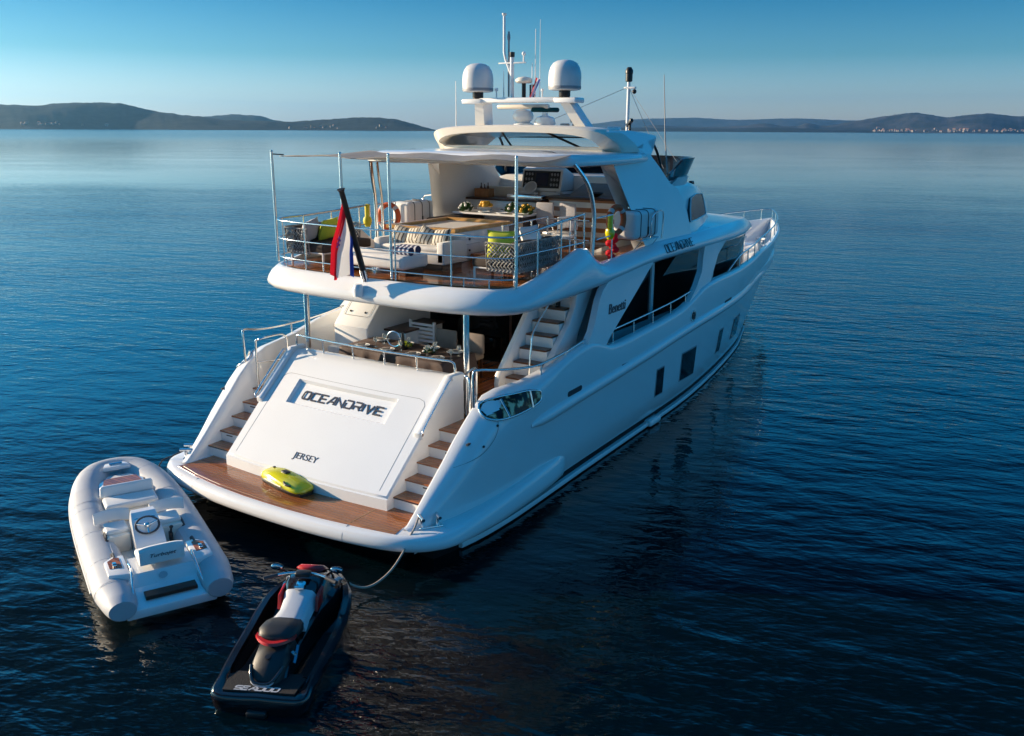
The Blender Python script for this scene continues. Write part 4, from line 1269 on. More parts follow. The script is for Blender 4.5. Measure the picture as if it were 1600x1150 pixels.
g = G(); g.tube([(-2.8, 4.86, 5.95), (-2.6, 4.95, 5.94)], .012, 5); yp("awning_cord", g, 'darkrope', aw, 0)

# ---- mast arch, domes, radar, antennas
g = G()
ar = lambda s: [(s * 1.30, 9.75, 6.44), (s * 1.22, 9.62, 6.62), (s * 1.08, 9.40, 6.95), (s * 1.0, 9.28, 7.06)]
for s in (1, -1):
    sp = spline(ar(s), 4); rings = []
    for i, p in enumerate(sp):
        w = .13 - .03 * i / len(sp); d = .26
        rings.append([(p.x - w, p.y - d * .35, p.z), (p.x + w, p.y - d * .35, p.z), (p.x + w, p.y + d, p.z), (p.x - w, p.y + d, p.z)])
    g.loft(rings)
g.bx(-1.0, 1.0, 9.16, 9.56, 6.98, 7.08, .03)
g.bx(-1.42, -.9, 9.12, 9.52, 6.96, 7.065, .03); g.bx(.9, 1.42, 9.12, 9.52, 6.96, 7.065, .03)
ma = yp("mast_arch", g, 'gel', smooth=35)
for s in (1, -1):
    g = G(); g.lathe([(.0, 7.205), (.25, 7.205), (.325, 7.22), (.335, 7.27), (.338, 7.45), (.33, 7.56), (.30, 7.66), (.245, 7.74), (.16, 7.785), (.07, 7.802), (0, 7.805)], (s * 1.08, 9.27, 0), 28)
    dm = yp("satellite_dome", g, 'dome', ma, 50)
    g = G(); g.lathe([(.0, 7.06), (.10, 7.06), (.12, 7.1), (.12, 7.21), (0, 7.21)], (s * 1.08, 9.27, 0), 14); yp("dome_base", g, 'black', dm, 40)
    g = G(); g.lathe([(.337, 7.235), (.3385, 7.25), (.3385, 7.285), (.337, 7.29)], (s * 1.08, 9.27, 0), 28); yp("dome_band", g, 'grey', dm, 40)
g = G(); g.tube([(-.22, 9.3, 7.08), (-.22, 9.3, 7.90)], .045, 10); g.bx(-.55, .12, 9.27, 9.33, 7.77, 7.80, .01)
mp = yp("mast", g, 'gel', ma, 40)
g = G(); g.lathe([(.05, 7.9), (.055, 7.93), (.055, 8.0), (0, 8.01)], (-.22, 9.3, 0), 12); yp("mast_light", g, 'black', mp, 40)
g = G(); g.tube([(-.24, 9.3, 7.55), (-.38, 9.3, 7.85), (-.42, 9.3, 8.0), (-.42, 9.3, 8.72)], .028, 8); g.lathe([(.0, 8.72), (.045, 8.74), (.05, 8.78), (0, 8.78)], (-.42, 9.3, 0), 10); yp("mast_pole", g, 'gel', mp, 60)
g = G(); g.tube([(-.33, 9.34, 7.1), (-.33, 9.34, 8.42)], .02, 6); g.lathe([(.03, 8.25), (.035, 8.3), (.03, 8.36), (0, 8.4)], (-.33, 9.34, 0), 8); yp("mast_pole", g, 'grey', mp, 60)
g = G(); g.tube([(.07, 9.3, 7.8), (.07, 9.3, 7.93)], .018, 6); g.ball((.07, 9.3, 7.96), .045, 10); yp("wind_sensor", g, 'gel', mp, 40)
for x, z0, z1, r_ in ((-.47, 7.08, 7.65, .010), (-.47, 7.08, 7.40, .016), (.32, 7.08, 8.44, .013), (.43, 7.08, 8.62, .009), (.24, 7.08, 7.78, .012)):
    g = G(); g.tube([(x, 9.36, z0), (x, 9.36, z1)], [r_, r_ * .6], 6); yp("whip_antenna", g, 'gel', ma, 60)
g = G(); g.lathe([(.0, 7.37), (.15, 7.375), (.185, 7.41), (.18, 7.45), (.12, 7.49), (0, 7.51)], (.04, 9.36, 0), 20); dd = yp("mushroom_antenna", g, 'cream', ma, 50)
g = G(); g.tube([(.04, 9.36, 7.08), (.04, 9.36, 7.38)], .045, 8); yp("stalk", g, 'black', dd, 40)
g = G(); g.lathe([(.06, 7.08), (.065, 7.1), (.065, 7.34), (0, 7.35)], (.2, 9.45, 0), 12); yp("horn_can", g, 'black', ma, 40)
g = G(); g.lathe([(.015, 7.08), (.015, 7.22), (.04, 7.23), (.04, 7.28), (0, 7.29)], (-.63, 9.32, 0), 10); yp("gps_antenna", g, 'gel', ma, 40)
g = G(); g.lathe([(.015, 7.08), (.015, 7.2), (.03, 7.21), (.03, 7.25), (0, 7.26)], (.52, 9.32, 0), 10); yp("gps_antenna", g, 'gel', ma, 40)
for x, L_, rz in ((-.28, 1.32, 0), (.28, .62, R(40))):
    g = G(); g.lathe([(.22, 6.48), (.22, 6.55), (.15, 6.58), (.22, 6.64), (.24, 6.72), (.2, 6.82), (.08, 6.85), (0, 6.85)] if x < 0 else [(.2, 6.48), (.24, 6.56), (.2, 6.68), (.07, 6.72), (.06, 6.78), (0, 6.78)], (x, 9.85, 0), 18)
    rp = yp("radar_pedestal", g, 'gel', ht, 45)
    g = G(); g.box((x, 9.85, 6.91 if x < 0 else 6.84), (L_, .12, .10), rz=rz, bev=.04); yp("radar_scanner", g, 'cream' if x < 0 else 'tealglass', rp, 40)
g = G(); g.box((.75, 9.9, 6.52), (.18, .12, .08), bev=.02); g.tube([(.95, 9.9, 6.46), (.95, 9.95, 6.62)], .03); g.box((.95, 9.95, 6.64), (.10, .22, .08), rx=.3, bev=.02); yp("search_light", g, 'grey', ht, 40)
g = G(); g.box((1.72, 10.3, 6.44), (.3, .16, .1), bev=.03); yp("roof_box", g, 'gel', ht, 40)
g = G(); g.tube([(1.9, 10.7, 6.40), (1.9, 10.7, 6.54)], .03, 8); g.box((1.9, 10.68, 6.58), (.08, .26, .08), rx=-.5, rz=R(50), bev=.02); yp("search_light", g, 'black', ht, 40)
g = G(); g.tube([(-1.66, 9.25, 6.42), (-1.66, 9.25, 7.45)], [.014, .007], 6); yp("whip_antenna", g, 'gel', ht, 60)
for s in (1,):
    g = G(); g.tube([(s * 2.42, 11.9, 4.82), (s * 2.36, 11.92, 5.02)], .03, 8); g.tube([(s * 2.36, 11.92, 5.0), (s * 2.2, 11.95, 6.2), (s * 2.1, 11.95, 7.62)], [.018, .014, .008], 6); yp("whip_antenna", g, 'grey', ph, 60)
g = G(); g.tube([(.1, 14.35, 5.2), (.1, 14.35, 7.62)], .042, 10); g.bx(-.02, .3, 14.31, 14.39, 7.45, 7.5, .01); fm = yp("fore_mast", g, 'gel', ph, 40)
g = G(); g.lathe([(.06, 7.62), (.09, 7.64), (.09, 7.82), (.1, 7.83), (.1, 7.9), (.05, 7.98), (0, 7.98)], (.1, 14.35, 0), 14); yp("mast_light", g, 'black', fm, 40)
g = G(); g.ball((.27, 14.33, 7.38), .06, 10); g.tube([(.27, 14.33, 7.5), (.27, 14.33, 7.38)], .012); yp("horn", g, 'black', fm, 40)
for a, b in (((.1, 14.35, 7.5), (1.9, 13.4, 5.7)), ((.1, 14.35, 7.5), (-1.7, 11.4, 6.2)), ((.1, 14.35, 7.5), (1.2, 14.6, 5.2))):
    g = G(); g.tube([a, b], .006, 4); yp("stay_wire", g, 'grey', fm, 0)

# ---- upper deck railings
aft_line = [(-2.76, 5.5), (-2.74, 5.05), (-2.62, 4.72), (-2.3, 4.52), (-1.6, 4.42), (-.8, 4.37), (0, 4.35), (.8, 4.36), (1.6, 4.41), (2.3, 4.50), (2.62, 4.62), (2.74, 4.80)]
al = spline([(x, y, 0) for x, y in aft_line], 3)
g = G()
for z, r_ in ((4.74, .017), (4.40, .011), (4.05, .011)): g.tube([(p.x, p.y, z) for p in al], r_, 8)
for x, y in ((-2.70, 4.9), (-1.62, 4.42), (.58, 4.355), (1.72, 4.42), (2.74, 4.80)): g.tube([(x, y, 3.89), (x, y, 4.74)], .015, 8)
for x, y in ((-2.2, 4.49), (-1.15, 4.39), (1.95, 4.45), (2.4, 4.53)): g.tube([(x, y, 3.89), (x, y, 4.05)], .012, 6)
yp("aft_rail", g, 'steel', ud, 60)
for s in (1, -1):
    g = G()
    ys = [4.80, 5.5, 6.3, 7.15] if s > 0 else [5.5, 6.3, 7.15, 7.5]
    zt_ = [4.74, 4.80, 4.88, 4.94] if s > 0 else [4.74, 4.77, 4.81, 4.83]
    g.tube([(s * 2.74, y, z) for y, z in zip(ys, zt_)], .02, 8)
    g.tube([(s * 2.74, y, 4.42) for y in ys], .013, 8)
    if s > 0: g.tube([(2.66, 4.85, 4.72), (2.62, 5.6, 4.76), (2.58, 6.4, 4.80), (2.56, 7.2, 4.88)], .017, 8)
    for y, z in zip(ys, zt_): g.tube([(s * 2.74, y, 3.9), (s * 2.74, y, z)], .016, 8)
    yp("side_rail", g, 'steel', ud, 60)
    g = G()
    for z in (4.82, 4.42): g.tube([(s * 2.72, 7.7, z), (s * 2.72, 8.35, z + .02)], .016, 8)
    g.tube([(s * 2.72, 8.35, 3.95), (s * 2.72, 8.35, 4.84)], .016, 8)
    yp("side_rail", g, 'steel', ud, 60)
g = G(); g.tube(spline([(-2.72, 9.35, 3.95), (-2.72, 9.35, 4.80), (-2.72, 9.40, 4.90), (-2.72, 9.5, 4.92), (-2.72, 10.2, 4.92), (-2.72, 10.3, 4.88), (-2.72, 10.3, 3.95)], 3), .02, 8); yp("side_rail", g, 'steel', ud, 60)
# stairwell guard on the starboard side
g = G()
for x in (1.70,):
    for z in (4.75, 4.4): g.tube([(x, 6.0, z), (x, 7.6, z + .05)], .016, 8)
    for y in (6.0, 6.5, 7.0, 7.6): g.tube([(x, y, 3.9), (x, y, 4.77)], .016, 8)
for z in (4.77, 4.4): g.tube([(1.7, 7.6, z), (2.6, 7.6, z)], .016, 8)
for x in (2.0, 2.3): g.tube([(x, 7.6, 3.9), (x, 7.6, 4.77)], .016, 8)
yp("stairwell_rail", g, 'steel', ud, 60)

# ---- hot tub (built in), bars, helm: parts of the yacht
UZ = 3.905
def ub(name, x0, x1, y0, y1, z0, z1, m, parent=None, bev=.02):
    g = G(); g.bx(x0, x1, y0, y1, z0, z1, bev); return yp(name, g, m, parent or ud, smooth=30)
tb = ub("hot_tub", -1.32, .30, 6.47, 8.42, UZ, 4.50, 'gel', bev=.03)
g = G()
for a in ((-1.37, .35, 6.42, 6.56), (-1.37, .35, 8.33, 8.47), (-1.37, -1.23, 6.565, 8.325), (.21, .35, 6.565, 8.325)): g.bx(a[0], a[1], a[2], a[3], 4.503, 4.575, .006, 1)
yp("tub_rim", g, 'woodlight', tb, 0)
g = G(); g.loft([[(-1.22, 6.57, 4.515), (.20, 6.57, 4.515), (.20, 8.32, 4.515), (-1.22, 8.32, 4.515)], [(-.9, 7.0, 4.504), (-.1, 7.0, 4.504), (-.1, 7.9, 4.504), (-.9, 7.9, 4.504)]], caps=(False, True))
yp("tub_cover", g, 'whitecloth', tb, 0)
for y in (6.95, 7.75):
    for z in (4.12, 4.34):
        g = G(); g.lathe([(0, 0), (.022, 0), (.022, .02), (0, .022)], (.302, y, z), 10, 'x'); yp("drawer_knob", g, 'rubber', tb, 40)
        g = G(); g.tube([(.302, y - .36, z - .1), (.302, y + .36, z - .1)], .003, 4); yp("drawer_seam", g, 'seam', tb, 0)
ub("tub_step", .36, .78, 6.9, 8.5, UZ, 4.07, 'teak_long')
# left counter with grill
bl = ub("bar_counter", -2.30, -.18, 10.50, 11.2, UZ, 4.80, 'gel', bev=.015)
ub("counter_top", -2.32, -.16, 10.46, 11.25, 4.80, 4.845, 'darkwood', bl, .005)
ub("backsplash", -2.30, -.25, 11.26, 11.36, 4.0, 5.08, 'cream', bl, .03)
g = G(); g.lathe([(0, 0), (.06, 0), (.06, -.01), (0, -.012)], (-1.25, 10.497, 4.55), 14, 'y'); yp("speaker", g, 'rubber', bl, 40)
for x in (-1.75, -.85):
    g = G(); g.tube([(x, 10.497, 4.0), (x, 10.497, 4.76)], .003, 4); yp("door_seam", g, 'seam', bl, 0)
g = G(); g.bx(-1.15, -.2, 10.55, 10.95, 4.846, 4.95, .01); gr = yp("grill", g, 'steel', bl, 30)
g = G(); g.bx(-1.0, -.55, 10.6, 10.85, 4.951, 4.956); yp("grate", g, 'black', gr, 0)
# right bar with striped wooden front
br = ub("bar", -.10, 1.72, 10.72, 11.5, UZ, 4.90, 'barstripe', bev=.01)
ub("counter_top", -.14, 1.78, 10.66, 11.56, 4.90, 4.95, 'darkwood', br, .006)
g = G(); g.prism([(11.0, 4.951), (11.9, 5.22), (11.95, 4.951)], .25, 1.72, axis='x'); yp("bar_settee_back", g, 'taupe', br, 0)
# helm
hb = ub("helm_console", -1.2, -.05, 11.3, 11.84, UZ, 5.02, 'gel', bev=.04)
g = G(); g.prism([(11.2, 5.02), (11.32, 5.52), (11.45, 5.56), (11.84, 5.40), (11.84, 5.02)], -1.18, -.06, axis='x', bev=.03); hd = yp("dashboard", g, 'gel', hb, 30)
fr = frame_mtx((-.62, 11.255, 5.28), (1, 0, 0), (0, .12, .5))
g = G(); g.box((0, 0, .004), (1.0, .40, .012), bev=.004, seg=1); g.xf(fr); dp = yp("instrument_panel", g, 'black', hd, 30)
g = G(); g.box((.02, 0, .012), (.34, .30, .01)); g.xf(fr); yp("screen", g, 'screen', dp, 0)
for x in (-.42, -.34, -.26, .28, .36, .44):
    for y in (-.12, 0, .12):
        g = G(); g.box((x, y, .013), (.045, .06, .01), rz=.4); g.xf(fr); yp("switch", g, 'grey', dp, 0)
g = G(); g.lathe([(.16, 0), (.18, .012), (.16, .024), (.15, .012), (.16, 0)], n=20, mtx=frame_mtx((-.85, 11.12, 5.08), (1, 0, 0), (0, .5, .7))); yp("steering_wheel", g, 'gel', hb, 50)
for x in (-.9, -.3):
    g = G(); g.bx(x - .25, x + .25, 10.95 + .1, 11.1 + .1, 4.5, 5.0, .05); yp("helm_seat", g, 'vinyl', hb, 40)
ub("port_settee", -2.25, -1.55, 8.95, 10.3, UZ, 4.35, 'gel'); ub("settee_cushion", -2.3, -1.6, 8.9, 10.3, 4.35, 4.47, 'brownfab', None, .05)
ub("side_coaming", 1.9, 2.25, 11.3, 12.0, 4.9, 5.35, 'cream'); 
g = G(); g.box((1.3, 12.1, 5.32), (1.1, .06, .42), rx=-.35, bev=.02); yp("companion_backrest", g, 'cream', ud, 30)
g = G(); g.lathe([(0, 0), (.06, .01), (.14, .07), (.20, .10), (.19, .11), (.12, .06), (0, .03)], n=18)
thing("salad_bowl", g, 'black', "small black bowl on the dark counter of the striped bar", "bowl", (1.05, 10.83, 4.951))
g = G(); g.bx(-.2, .2, -.13, .13, 0, .02); 
for a in ((-.2, .2, -.13, -.115), (-.2, .2, .115, .13), (-.2, -.185, -.114, .114), (.185, .2, -.114, .114)): g.bx(a[0], a[1], a[2], a[3], .021, .2)
t = root("wooden_crate", "small wooden crate with dark bottles on the left end of the flybridge counter", "crate", (-1.95, 10.78, 4.846))
part("crate_box", g, 'wood', t, 0)
for x, h_ in ((-.1, .33), (.0, .30), (.1, .34)):
    g = G(); g.lathe([(.035, .022), (.035, h_ * .65), (.012, h_ * .8), (.012, h_), (0, h_)], (x, .02, 0), 10); part("bottle", g, 'darkwood', t, 40)

# ================================================================ things on the upper deck
def pillow(w, h, t, m, label, cat, loc, rot, group=None):
    g = G(); b = bmesh.new(); bmesh.ops.create_grid(b, x_segments=8, y_segments=8, size=.5)
    top = [(v.co.x, v.co.y) for v in b.verts]; b.free()
    n = 9
    for s in (1, -1):
        rows = []
        for i in range(n):
            row = []
            for j in range(n):
                x, y = i / (n - 1) * 2 - 1, j / (n - 1) * 2 - 1
                z = s * t * .5 * ((1 - x ** 4) * (1 - y ** 4)) ** .6
                k = 1 - .06 * (1 - abs(x)) * (abs(y) > .99) - .06 * (1 - abs(y)) * (abs(x) > .99)
                row.append((x * w / 2 * (1 - .08 * (1 - y * y)) , y * h / 2 * (1 - .08 * (1 - x * x)), z))
            rows.append(row)
        g.loft(rows, ringclosed=False)
    bmesh.ops.remove_doubles(g.bm, verts=g.bm.verts, dist=.001)
    return thing("pillow", g, m, label, cat, loc, rot, group, 60)

def loveseat(name, label, loc, rz):
    t = root(name, label, "armchair", loc, rz, "woven loveseats at the aft end of the upper deck")
    W, D = 1.42, .95
    g = G()
    for x in (-W / 2 + .05, W / 2 - .05):
        for y in (-D / 2 + .06, D / 2 - .06): g.tube([(x, y, 0), (x, y, .2)], .022, 8)
    for x in (-W / 2 + .05, W / 2 - .05): g.tube([(x, -D / 2 + .06, .19), (x, D / 2 - .06, .19)], .02, 6)
    for y in (-D / 2 + .06, D / 2 - .06): g.tube([(-W / 2 + .05, y, .19), (W / 2 - .05, y, .19)], .02, 6)
    part("frame", g, 'gel', t, 50)
    def weave(o, ux, L, H, lean):
        """crossing ropes over a panel: o origin, ux unit along, lean = outward tilt vector at the top"""
        g = G(); o = Vector(o); ux = Vector(ux); lv = Vector(lean)
        top = lambda a, h: o + ux * a + Vector((0, 0, h)) + lv * (h / H)
        k = 0; st = .075; off = lv.normalized() * .012 if lv.length > 0 else Vector((0, 0, 0))
        a = -H
        while a < L:
            for sgn in (1, -1):
                p = []
                for q in np.linspace(0, H, 8):
                    aa = a + q if sgn > 0 else L - a - q
                    if -1e-6 <= aa <= L + 1e-6: p.append(top(aa, q) + off * (sgn + 1 if int(q / H * 7.01) % 2 else 1 - sgn))
                if len(p) > 1: g.tube(p, .0105, 4, cap=False)
            a += st
        g.tube([top(0, 0), top(0, H), top(L, H), top(L, 0)], .018, 6, closed=True)
        return g
    H = .50
    part("woven_back", weave((-W / 2, -D / 2, .16), (1, 0, 0), W, H, (0, -.06, 0)), "ropeweave", t, 0)
    part("woven_arm", weave((-W / 2, -D / 2, .16), (0, 1, 0), D * .62, H * .98, (-.05, 0, 0)), "ropeweave", t, 0)
    part("woven_arm", weave((W / 2, -D / 2, .16), (0, 1, 0), D * .62, H * .98, (.05, 0, 0)), "ropeweave", t, 0)
    for x in (-W / 4, W / 4):
        g = G(); g.box((x, .05, .28), (W / 2 - .03, D - .12, .17), bev=.045, seg=3); part("seat_cushion", g, 'brownfab', t, 50)
    g = G(); g.box((0, -D / 2 + .12, .50), (W - .12, .12, .34), rx=.12, bev=.05, seg=3); part("back_cushion", g, 'brownfab', t, 50)
    return t
M['ropeweave'] = mat("woven_rope", (0.34, 0.34, 0.32), 0.85, var=(14, 0.5))
loveseat("woven_loveseat", "woven grey rope loveseat on the port side with a lime and a grey pillow", (-2.22, 5.72, UZ), R(-90))
loveseat("woven_loveseat", "woven grey rope loveseat by the starboard rail with a round lime cushion", (1.98, 5.98, UZ), R(90))
pillow(.50, .48, .2, 'greyfab', "plain grey pillow at the aft end of the port woven loveseat", "pillow", (-2.35, 5.28, UZ + .58), (R(72), R(10), R(-78)), "loose pillows on the woven loveseats")
pillow(.50, .48, .2, 'lime', "square lime green pillow leaning on the port woven loveseat", "pillow", (-2.28, 5.72, UZ + .58), (R(66), R(4), R(-82)), "loose pillows on the woven loveseats")
pillow(.52, .5, .18, 'lime', "lime cushion standing at the aft end of the starboard woven loveseat", "pillow", (2.06, 5.42, UZ + .60), (R(80), R(0), R(20)), "loose pillows on the woven loveseats")
pillow(.55, .48, .2, 'fabric', "white pillow lying against the back of the starboard woven loveseat", "pillow", (2.28, 6.05, UZ + .66), (R(70), R(0), R(85)), "loose pillows on the woven loveseats")
# pouf and sofa
t = root("pouf", "long low white upholstered pouf near the aft rail", "pouf", (-.27, 4.96, UZ))
g = G(); g.box((0, 0, .24), (1.66, .72, .24), bev=.06, seg=3); part("seat", g, 'fabric', t, 50)
for x in (-.7, .7):
    g = G(); g.bx(x - .08, x + .08, -.25, .25, 0, .12, .01); part("leg", g, 'darkwood', t, 0)
for x, y, r_, lb in ((.33, 4.86, 0, "rolled navy striped towel at the front of the white pouf"), (.28, 5.12, 0, "folded navy striped towel behind the other towel on the pouf")):
    g = G(); g.lathe([(0, -.21), (.075, -.21), (.08, -.1), (.08, .1), (.075, .21), (0, .21)], (0, 0, 0), 14, 'x')
    thing("rolled_towel", g, 'navy', lb, "towel", (x, y, UZ + .43), (0, 0, R(-4)), "towels on the pouf")
t = root("sofa", "white two-seat sofa with striped pillows in front of the hot tub", "sofa", (-.12, 5.93, UZ))
g = G(); g.box((0, .0, .22), (1.66, .74, .22), bev=.03); part("base", g, 'fabric', t, 40)
g = G(); g.box((0, -.06, .37), (1.36, .58, .10), bev=.04, seg=3); part("seat_cushion", g, 'fabric', t, 50)
g = G(); g.box((0, .30, .40), (1.66, .16, .42), bev=.04, seg=3); part("backrest", g, 'fabric', t, 50)
for x in (-.75, .75):
    g = G(); g.box((x, 0, .32), (.17, .74, .40), bev=.035, seg=3); part("arm", g, 'fabric', t, 50)
g = G(); g.bx(-.75, .75, -.3, .3, 0, .11); part("plinth", g, 'darkwood', t, 0)
for i, (x, rz, lb) in enumerate(((-.62, 12, "striped pillow at the port end of the white sofa"), (-.28, -8, "striped pillow second from the port end of the white sofa"), (.02, 20, "striped pillow lying tilted in the middle of the white sofa"), (.34, -6, "striped pillow at the starboard end of the white sofa"))):
    pillow(.42, .36, .15, 'pillow', lb, "pillow", (x, 5.98, UZ + .56), (R(58), R(rz), R(rz * .5)), "striped pillows on the white sofa")
# bench beside the tub
t = root("bench", "low white bench with dark legs beside the hot tub", "bench", (.95, 7.65, UZ))
g = G(); g.box((0, 0, .38), (.40, 1.5, .06), bev=.01); part("seat", g, 'gel', t, 0)
for y in (-.62, 0, .62):
    for x in (-.15, .15):
        g = G(); g.bx(x - .02, x + .02, y - .02, y + .02, 0, .35); part("leg", g, 'rubber', t, 0)
g = G(); g.lathe([(0, -.2), (.08, -.2), (.09, 0), (.08, .2), (0, .2)], n=12, axis='y')
thing("rolled_towel", g, 'navy', "rolled navy striped towel on the white bench beside the hot tub", "towel", (.92, 7.75, UZ + .50), (0, 0, R(15)))
# dining table behind the tub
t = root("dining_table", "white flybridge dining table covered with food behind the hot tub", "table", (-.75, 9.62, UZ))
g = G(); g.bx(-.95, .95, -.5, .5, .68, .72, .01); part("tabletop", g, 'gel', t, 0)
for x in (-.8, .8):
    g = G(); g.bx(x - .05, x + .05, -.35, .35, 0, .68); part("leg", g, 'rubber', t, 0)
TZ = UZ + .721
rb = random.Random(5)
t = root("fruit_bowl", "bowl heaped with yellow fruit on the flybridge dining table", "bowl", (-1.15, 9.65, TZ))
g = G(); g.lathe([(0, 0), (.10, 0), (.2, .09), (.19, .1), (.1, .02), (0, .02)], n=16); part("dish", g, 'china', t, 40)
for k in range(11):
    a = k * 2.4; r_ = .03 + .012 * k
    g = G(); g.ball((r_ * math.cos(a), r_ * math.sin(a), .13 + .05 * (k < 5)), .055, 8, (1, .9, .85)); part("fruit", g, 'fruit', t, 60)
def leafy(nm, label, loc, r_, m, m2, n=70):
    t = root(nm, label, "flowers", loc); g = G()
    for k in range(n):
        a, b = rb.uniform(0, 6.28), rb.uniform(.2, 1.4); d = Vector((math.cos(a) * math.cos(b), math.sin(a) * math.cos(b), math.sin(b))) * r_ * rb.uniform(.5, 1)
        q = d.orthogonal().normalized() * r_ * .25; w = d.normalized() * r_ * .3
        g.quad(d - q, d + w, d + q, d - w)
    part("leaves", g, m, t, 0, recalc=False)
    g = G()
    for k in range(14):
        a, b = rb.uniform(0, 6.28), rb.uniform(.3, 1.4)
        g.ball((math.cos(a) * math.cos(b) * r_, math.sin(a) * math.cos(b) * r_, math.sin(b) * r_), r_ * .16, 6)
    part("blossoms", g, m2, t, 60)
leafy("flower_arrangement", "green and white flower arrangement at the port end of the dining table", (-1.5, 9.4, TZ), .18, 'green', 'china')
leafy("flower_arrangement", "pale flower arrangement in the middle of the flybridge dining table", (-.45, 9.75, TZ), .19, 'green', 'fabric')
leafy("flower_arrangement", "flower arrangement with orange fruit at the starboard end of the dining table", (.05, 9.5, TZ), .2, 'green', 'fruit')
for x, y, lb in ((-.95, 9.3, "white plate at the port front of the flybridge table"), (-.45, 9.28, "white plate at the middle front of the flybridge table"), (.0, 9.25, "white plate at the starboard front of the flybridge table")):
    g = G(); g.lathe([(0, 0), (.09, 0), (.14, .02), (.138, .026), (.09, .01), (0, .01)], n=18); thing("plate", g, 'china', lb, "plate", (x, y, TZ), group="plates on the flybridge table")
# grey stools, white chairs
def stool(label, x, y, rz, m='greyfab'):
    t = root("bar_stool", label, "stool", (x, y, UZ), rz, "grey backed bar stools")
    g = G(); g.box((0, 0, .55), (.42, .42, .08), bev=.03); part("seat", g, m, t, 40)
    g = G(); g.box((0, -.2, .78), (.42, .05, .42), bev=.04, seg=3); part("backrest", g, m, t, 40)
    for a in (-.17, .17):
        for b in (-.17, .17):
            g = G(); g.tube([(a * 1.1, b * 1.1, 0), (a, b, .52)], .016, 6); part("leg", g, 'steel', t, 50)
stool("grey backed stool nearest the hot tub in front of the striped bar", .48, 9.75, R(4))
stool("grey backed stool nearer the starboard side in front of the striped bar", 1.02, 9.85, R(-4))
for x, y, rz, lb in ((1.12, 9.0, R(75), "small white chair beside the stairwell rail, nearer the bar stools"), (1.5, 8.6, R(100), "small white chair beside the stairwell rail, nearer the starboard side")):
    t = root("deck_chair", lb, "chair", (x, y, UZ), rz, "white chairs by the stairwell")
    g = G(); g.box((0, 0, .42), (.45, .45, .05), bev=.015); part("seat", g, 'gel', t, 30)
    g = G(); g.box((0, -.22, .66), (.42, .03, .24), bev=.012); part("backrest", g, 'gel', t, 30)
    for a in (-.19, .19):
        for b in (-.2, .2):
            g = G(); g.tube([(a, b, 0), (a, b, .4 if b > 0 else .7)], .014, 6); part("leg", g, 'steel', t, 50)
# life rafts in steel cradles
def raft(label, x, y, L_):
    t = root("life_raft", label, "life raft", (x, y, UZ + .36), 0, "canister life rafts on the deck edge")
    g = G(); g.box((0, 0, .29), (.52, L_, .56), bev=.09, seg=4); part("canister", g, 'vinyl', t, 50)
    for yy in (-L_ * .3, 0, L_ * .3):
        g = G(); g.tube([Vector((a, yy, b)) for a, b in [(p[0] , p[1] + .29) for p in rrect(-.266, .266, -.286, .286, .095)]], .009, 5, closed=True); part("strap", g, 'rubber', t, 0)
    g = G(); g.tube([(.272, 0, .08), (.272, 0, .24)], .018, 6); part("release_handle", g, 'black', t, 0)
    return t
raft("white canister life raft with black straps in the starboard cradle", 2.60, 9.72, 1.18)
raft("white canister life raft in the port cradle behind the orange ring", -2.62, 8.86, .92)
for s, y, L_ in ((1, 9.72, 1.18), (-1, 8.86, .92)):
    g = G(); x = s * 2.62
    for yy in (y - L_ * .35, y + L_ * .35):
        g.tube([(x - .28 * s, yy, UZ), (x - .28 * s, yy, UZ + .35), (x + .30 * s, yy, UZ + .35), (x + .02 * s, yy, UZ)], .016, 6)
    g.tube([(x + .30 * s, y - L_ * .35, UZ + .35), (x + .30 * s, y + L_ * .35, UZ + .35)], .016, 6)
    g.tube(spline([(x + .30 * s, y + L_ * .05, UZ + .35), (x + .31 * s, y + L_ * .05, UZ + .80), (x + .31 * s, y + L_ * .5, UZ + .86), (x + .30 * s, y + L_ * .5, UZ + .3)], 4), .016, 6)
    g.tube([(x - .1 * s, y + L_ * .55, UZ + .9), (x - .1 * s, y + L_ * .55, UZ)], .016, 6); g.tube([(x - .1 * s, y + L_ * .55, UZ + .9), (x - .1 * s, y - L_ * .2, UZ + .98)], .016, 6)
    yp("raft_cradle", g, 'steel', ud, 60)
# lifebuoys and lights
def ring_buoy(label, loc, rz, m):
    t = root("lifebuoy", label, "lifebuoy", loc, rz, "ring lifebuoys on the upper deck")
    g = G(); g.tube([(.22 * math.cos(a), 0, .28 + .26 * math.sin(a)) for a in np.linspace(0, 2 * math.pi, 25)[:-1]], .058, 10, closed=True); part("ring", g, m, t, 60)
    for a0 in (45, 135, 225, 315):
        g = G(); g.tube([(.22 * math.cos(R(a)), 0, .28 + .26 * math.sin(R(a))) for a in (a0 - 9, a0, a0 + 9)], .0605, 10); part("reflective_band", g, 'whitecloth', t, 60)
ring_buoy("orange ring lifebuoy standing by the port canopy legs", (-2.58, 7.95, 4.27), R(20), 'orange')
ring_buoy("red ring lifebuoy beside the starboard life raft, rope bag below it", (2.62, 8.72, 4.42), R(75), 'orange')
g = G()
for k in range(7):
    z = .42 - k * .065
    g.ball((.05 * math.sin(k * 2.1), .05 * math.cos(k * 1.7), z), .085, 8, (1, 1, .8))
thing("rope_bag", g, 'redcloth', "red throwing line bag hanging under the yellow light on the starboard side", "bag", (2.66, 8.5, 3.98))
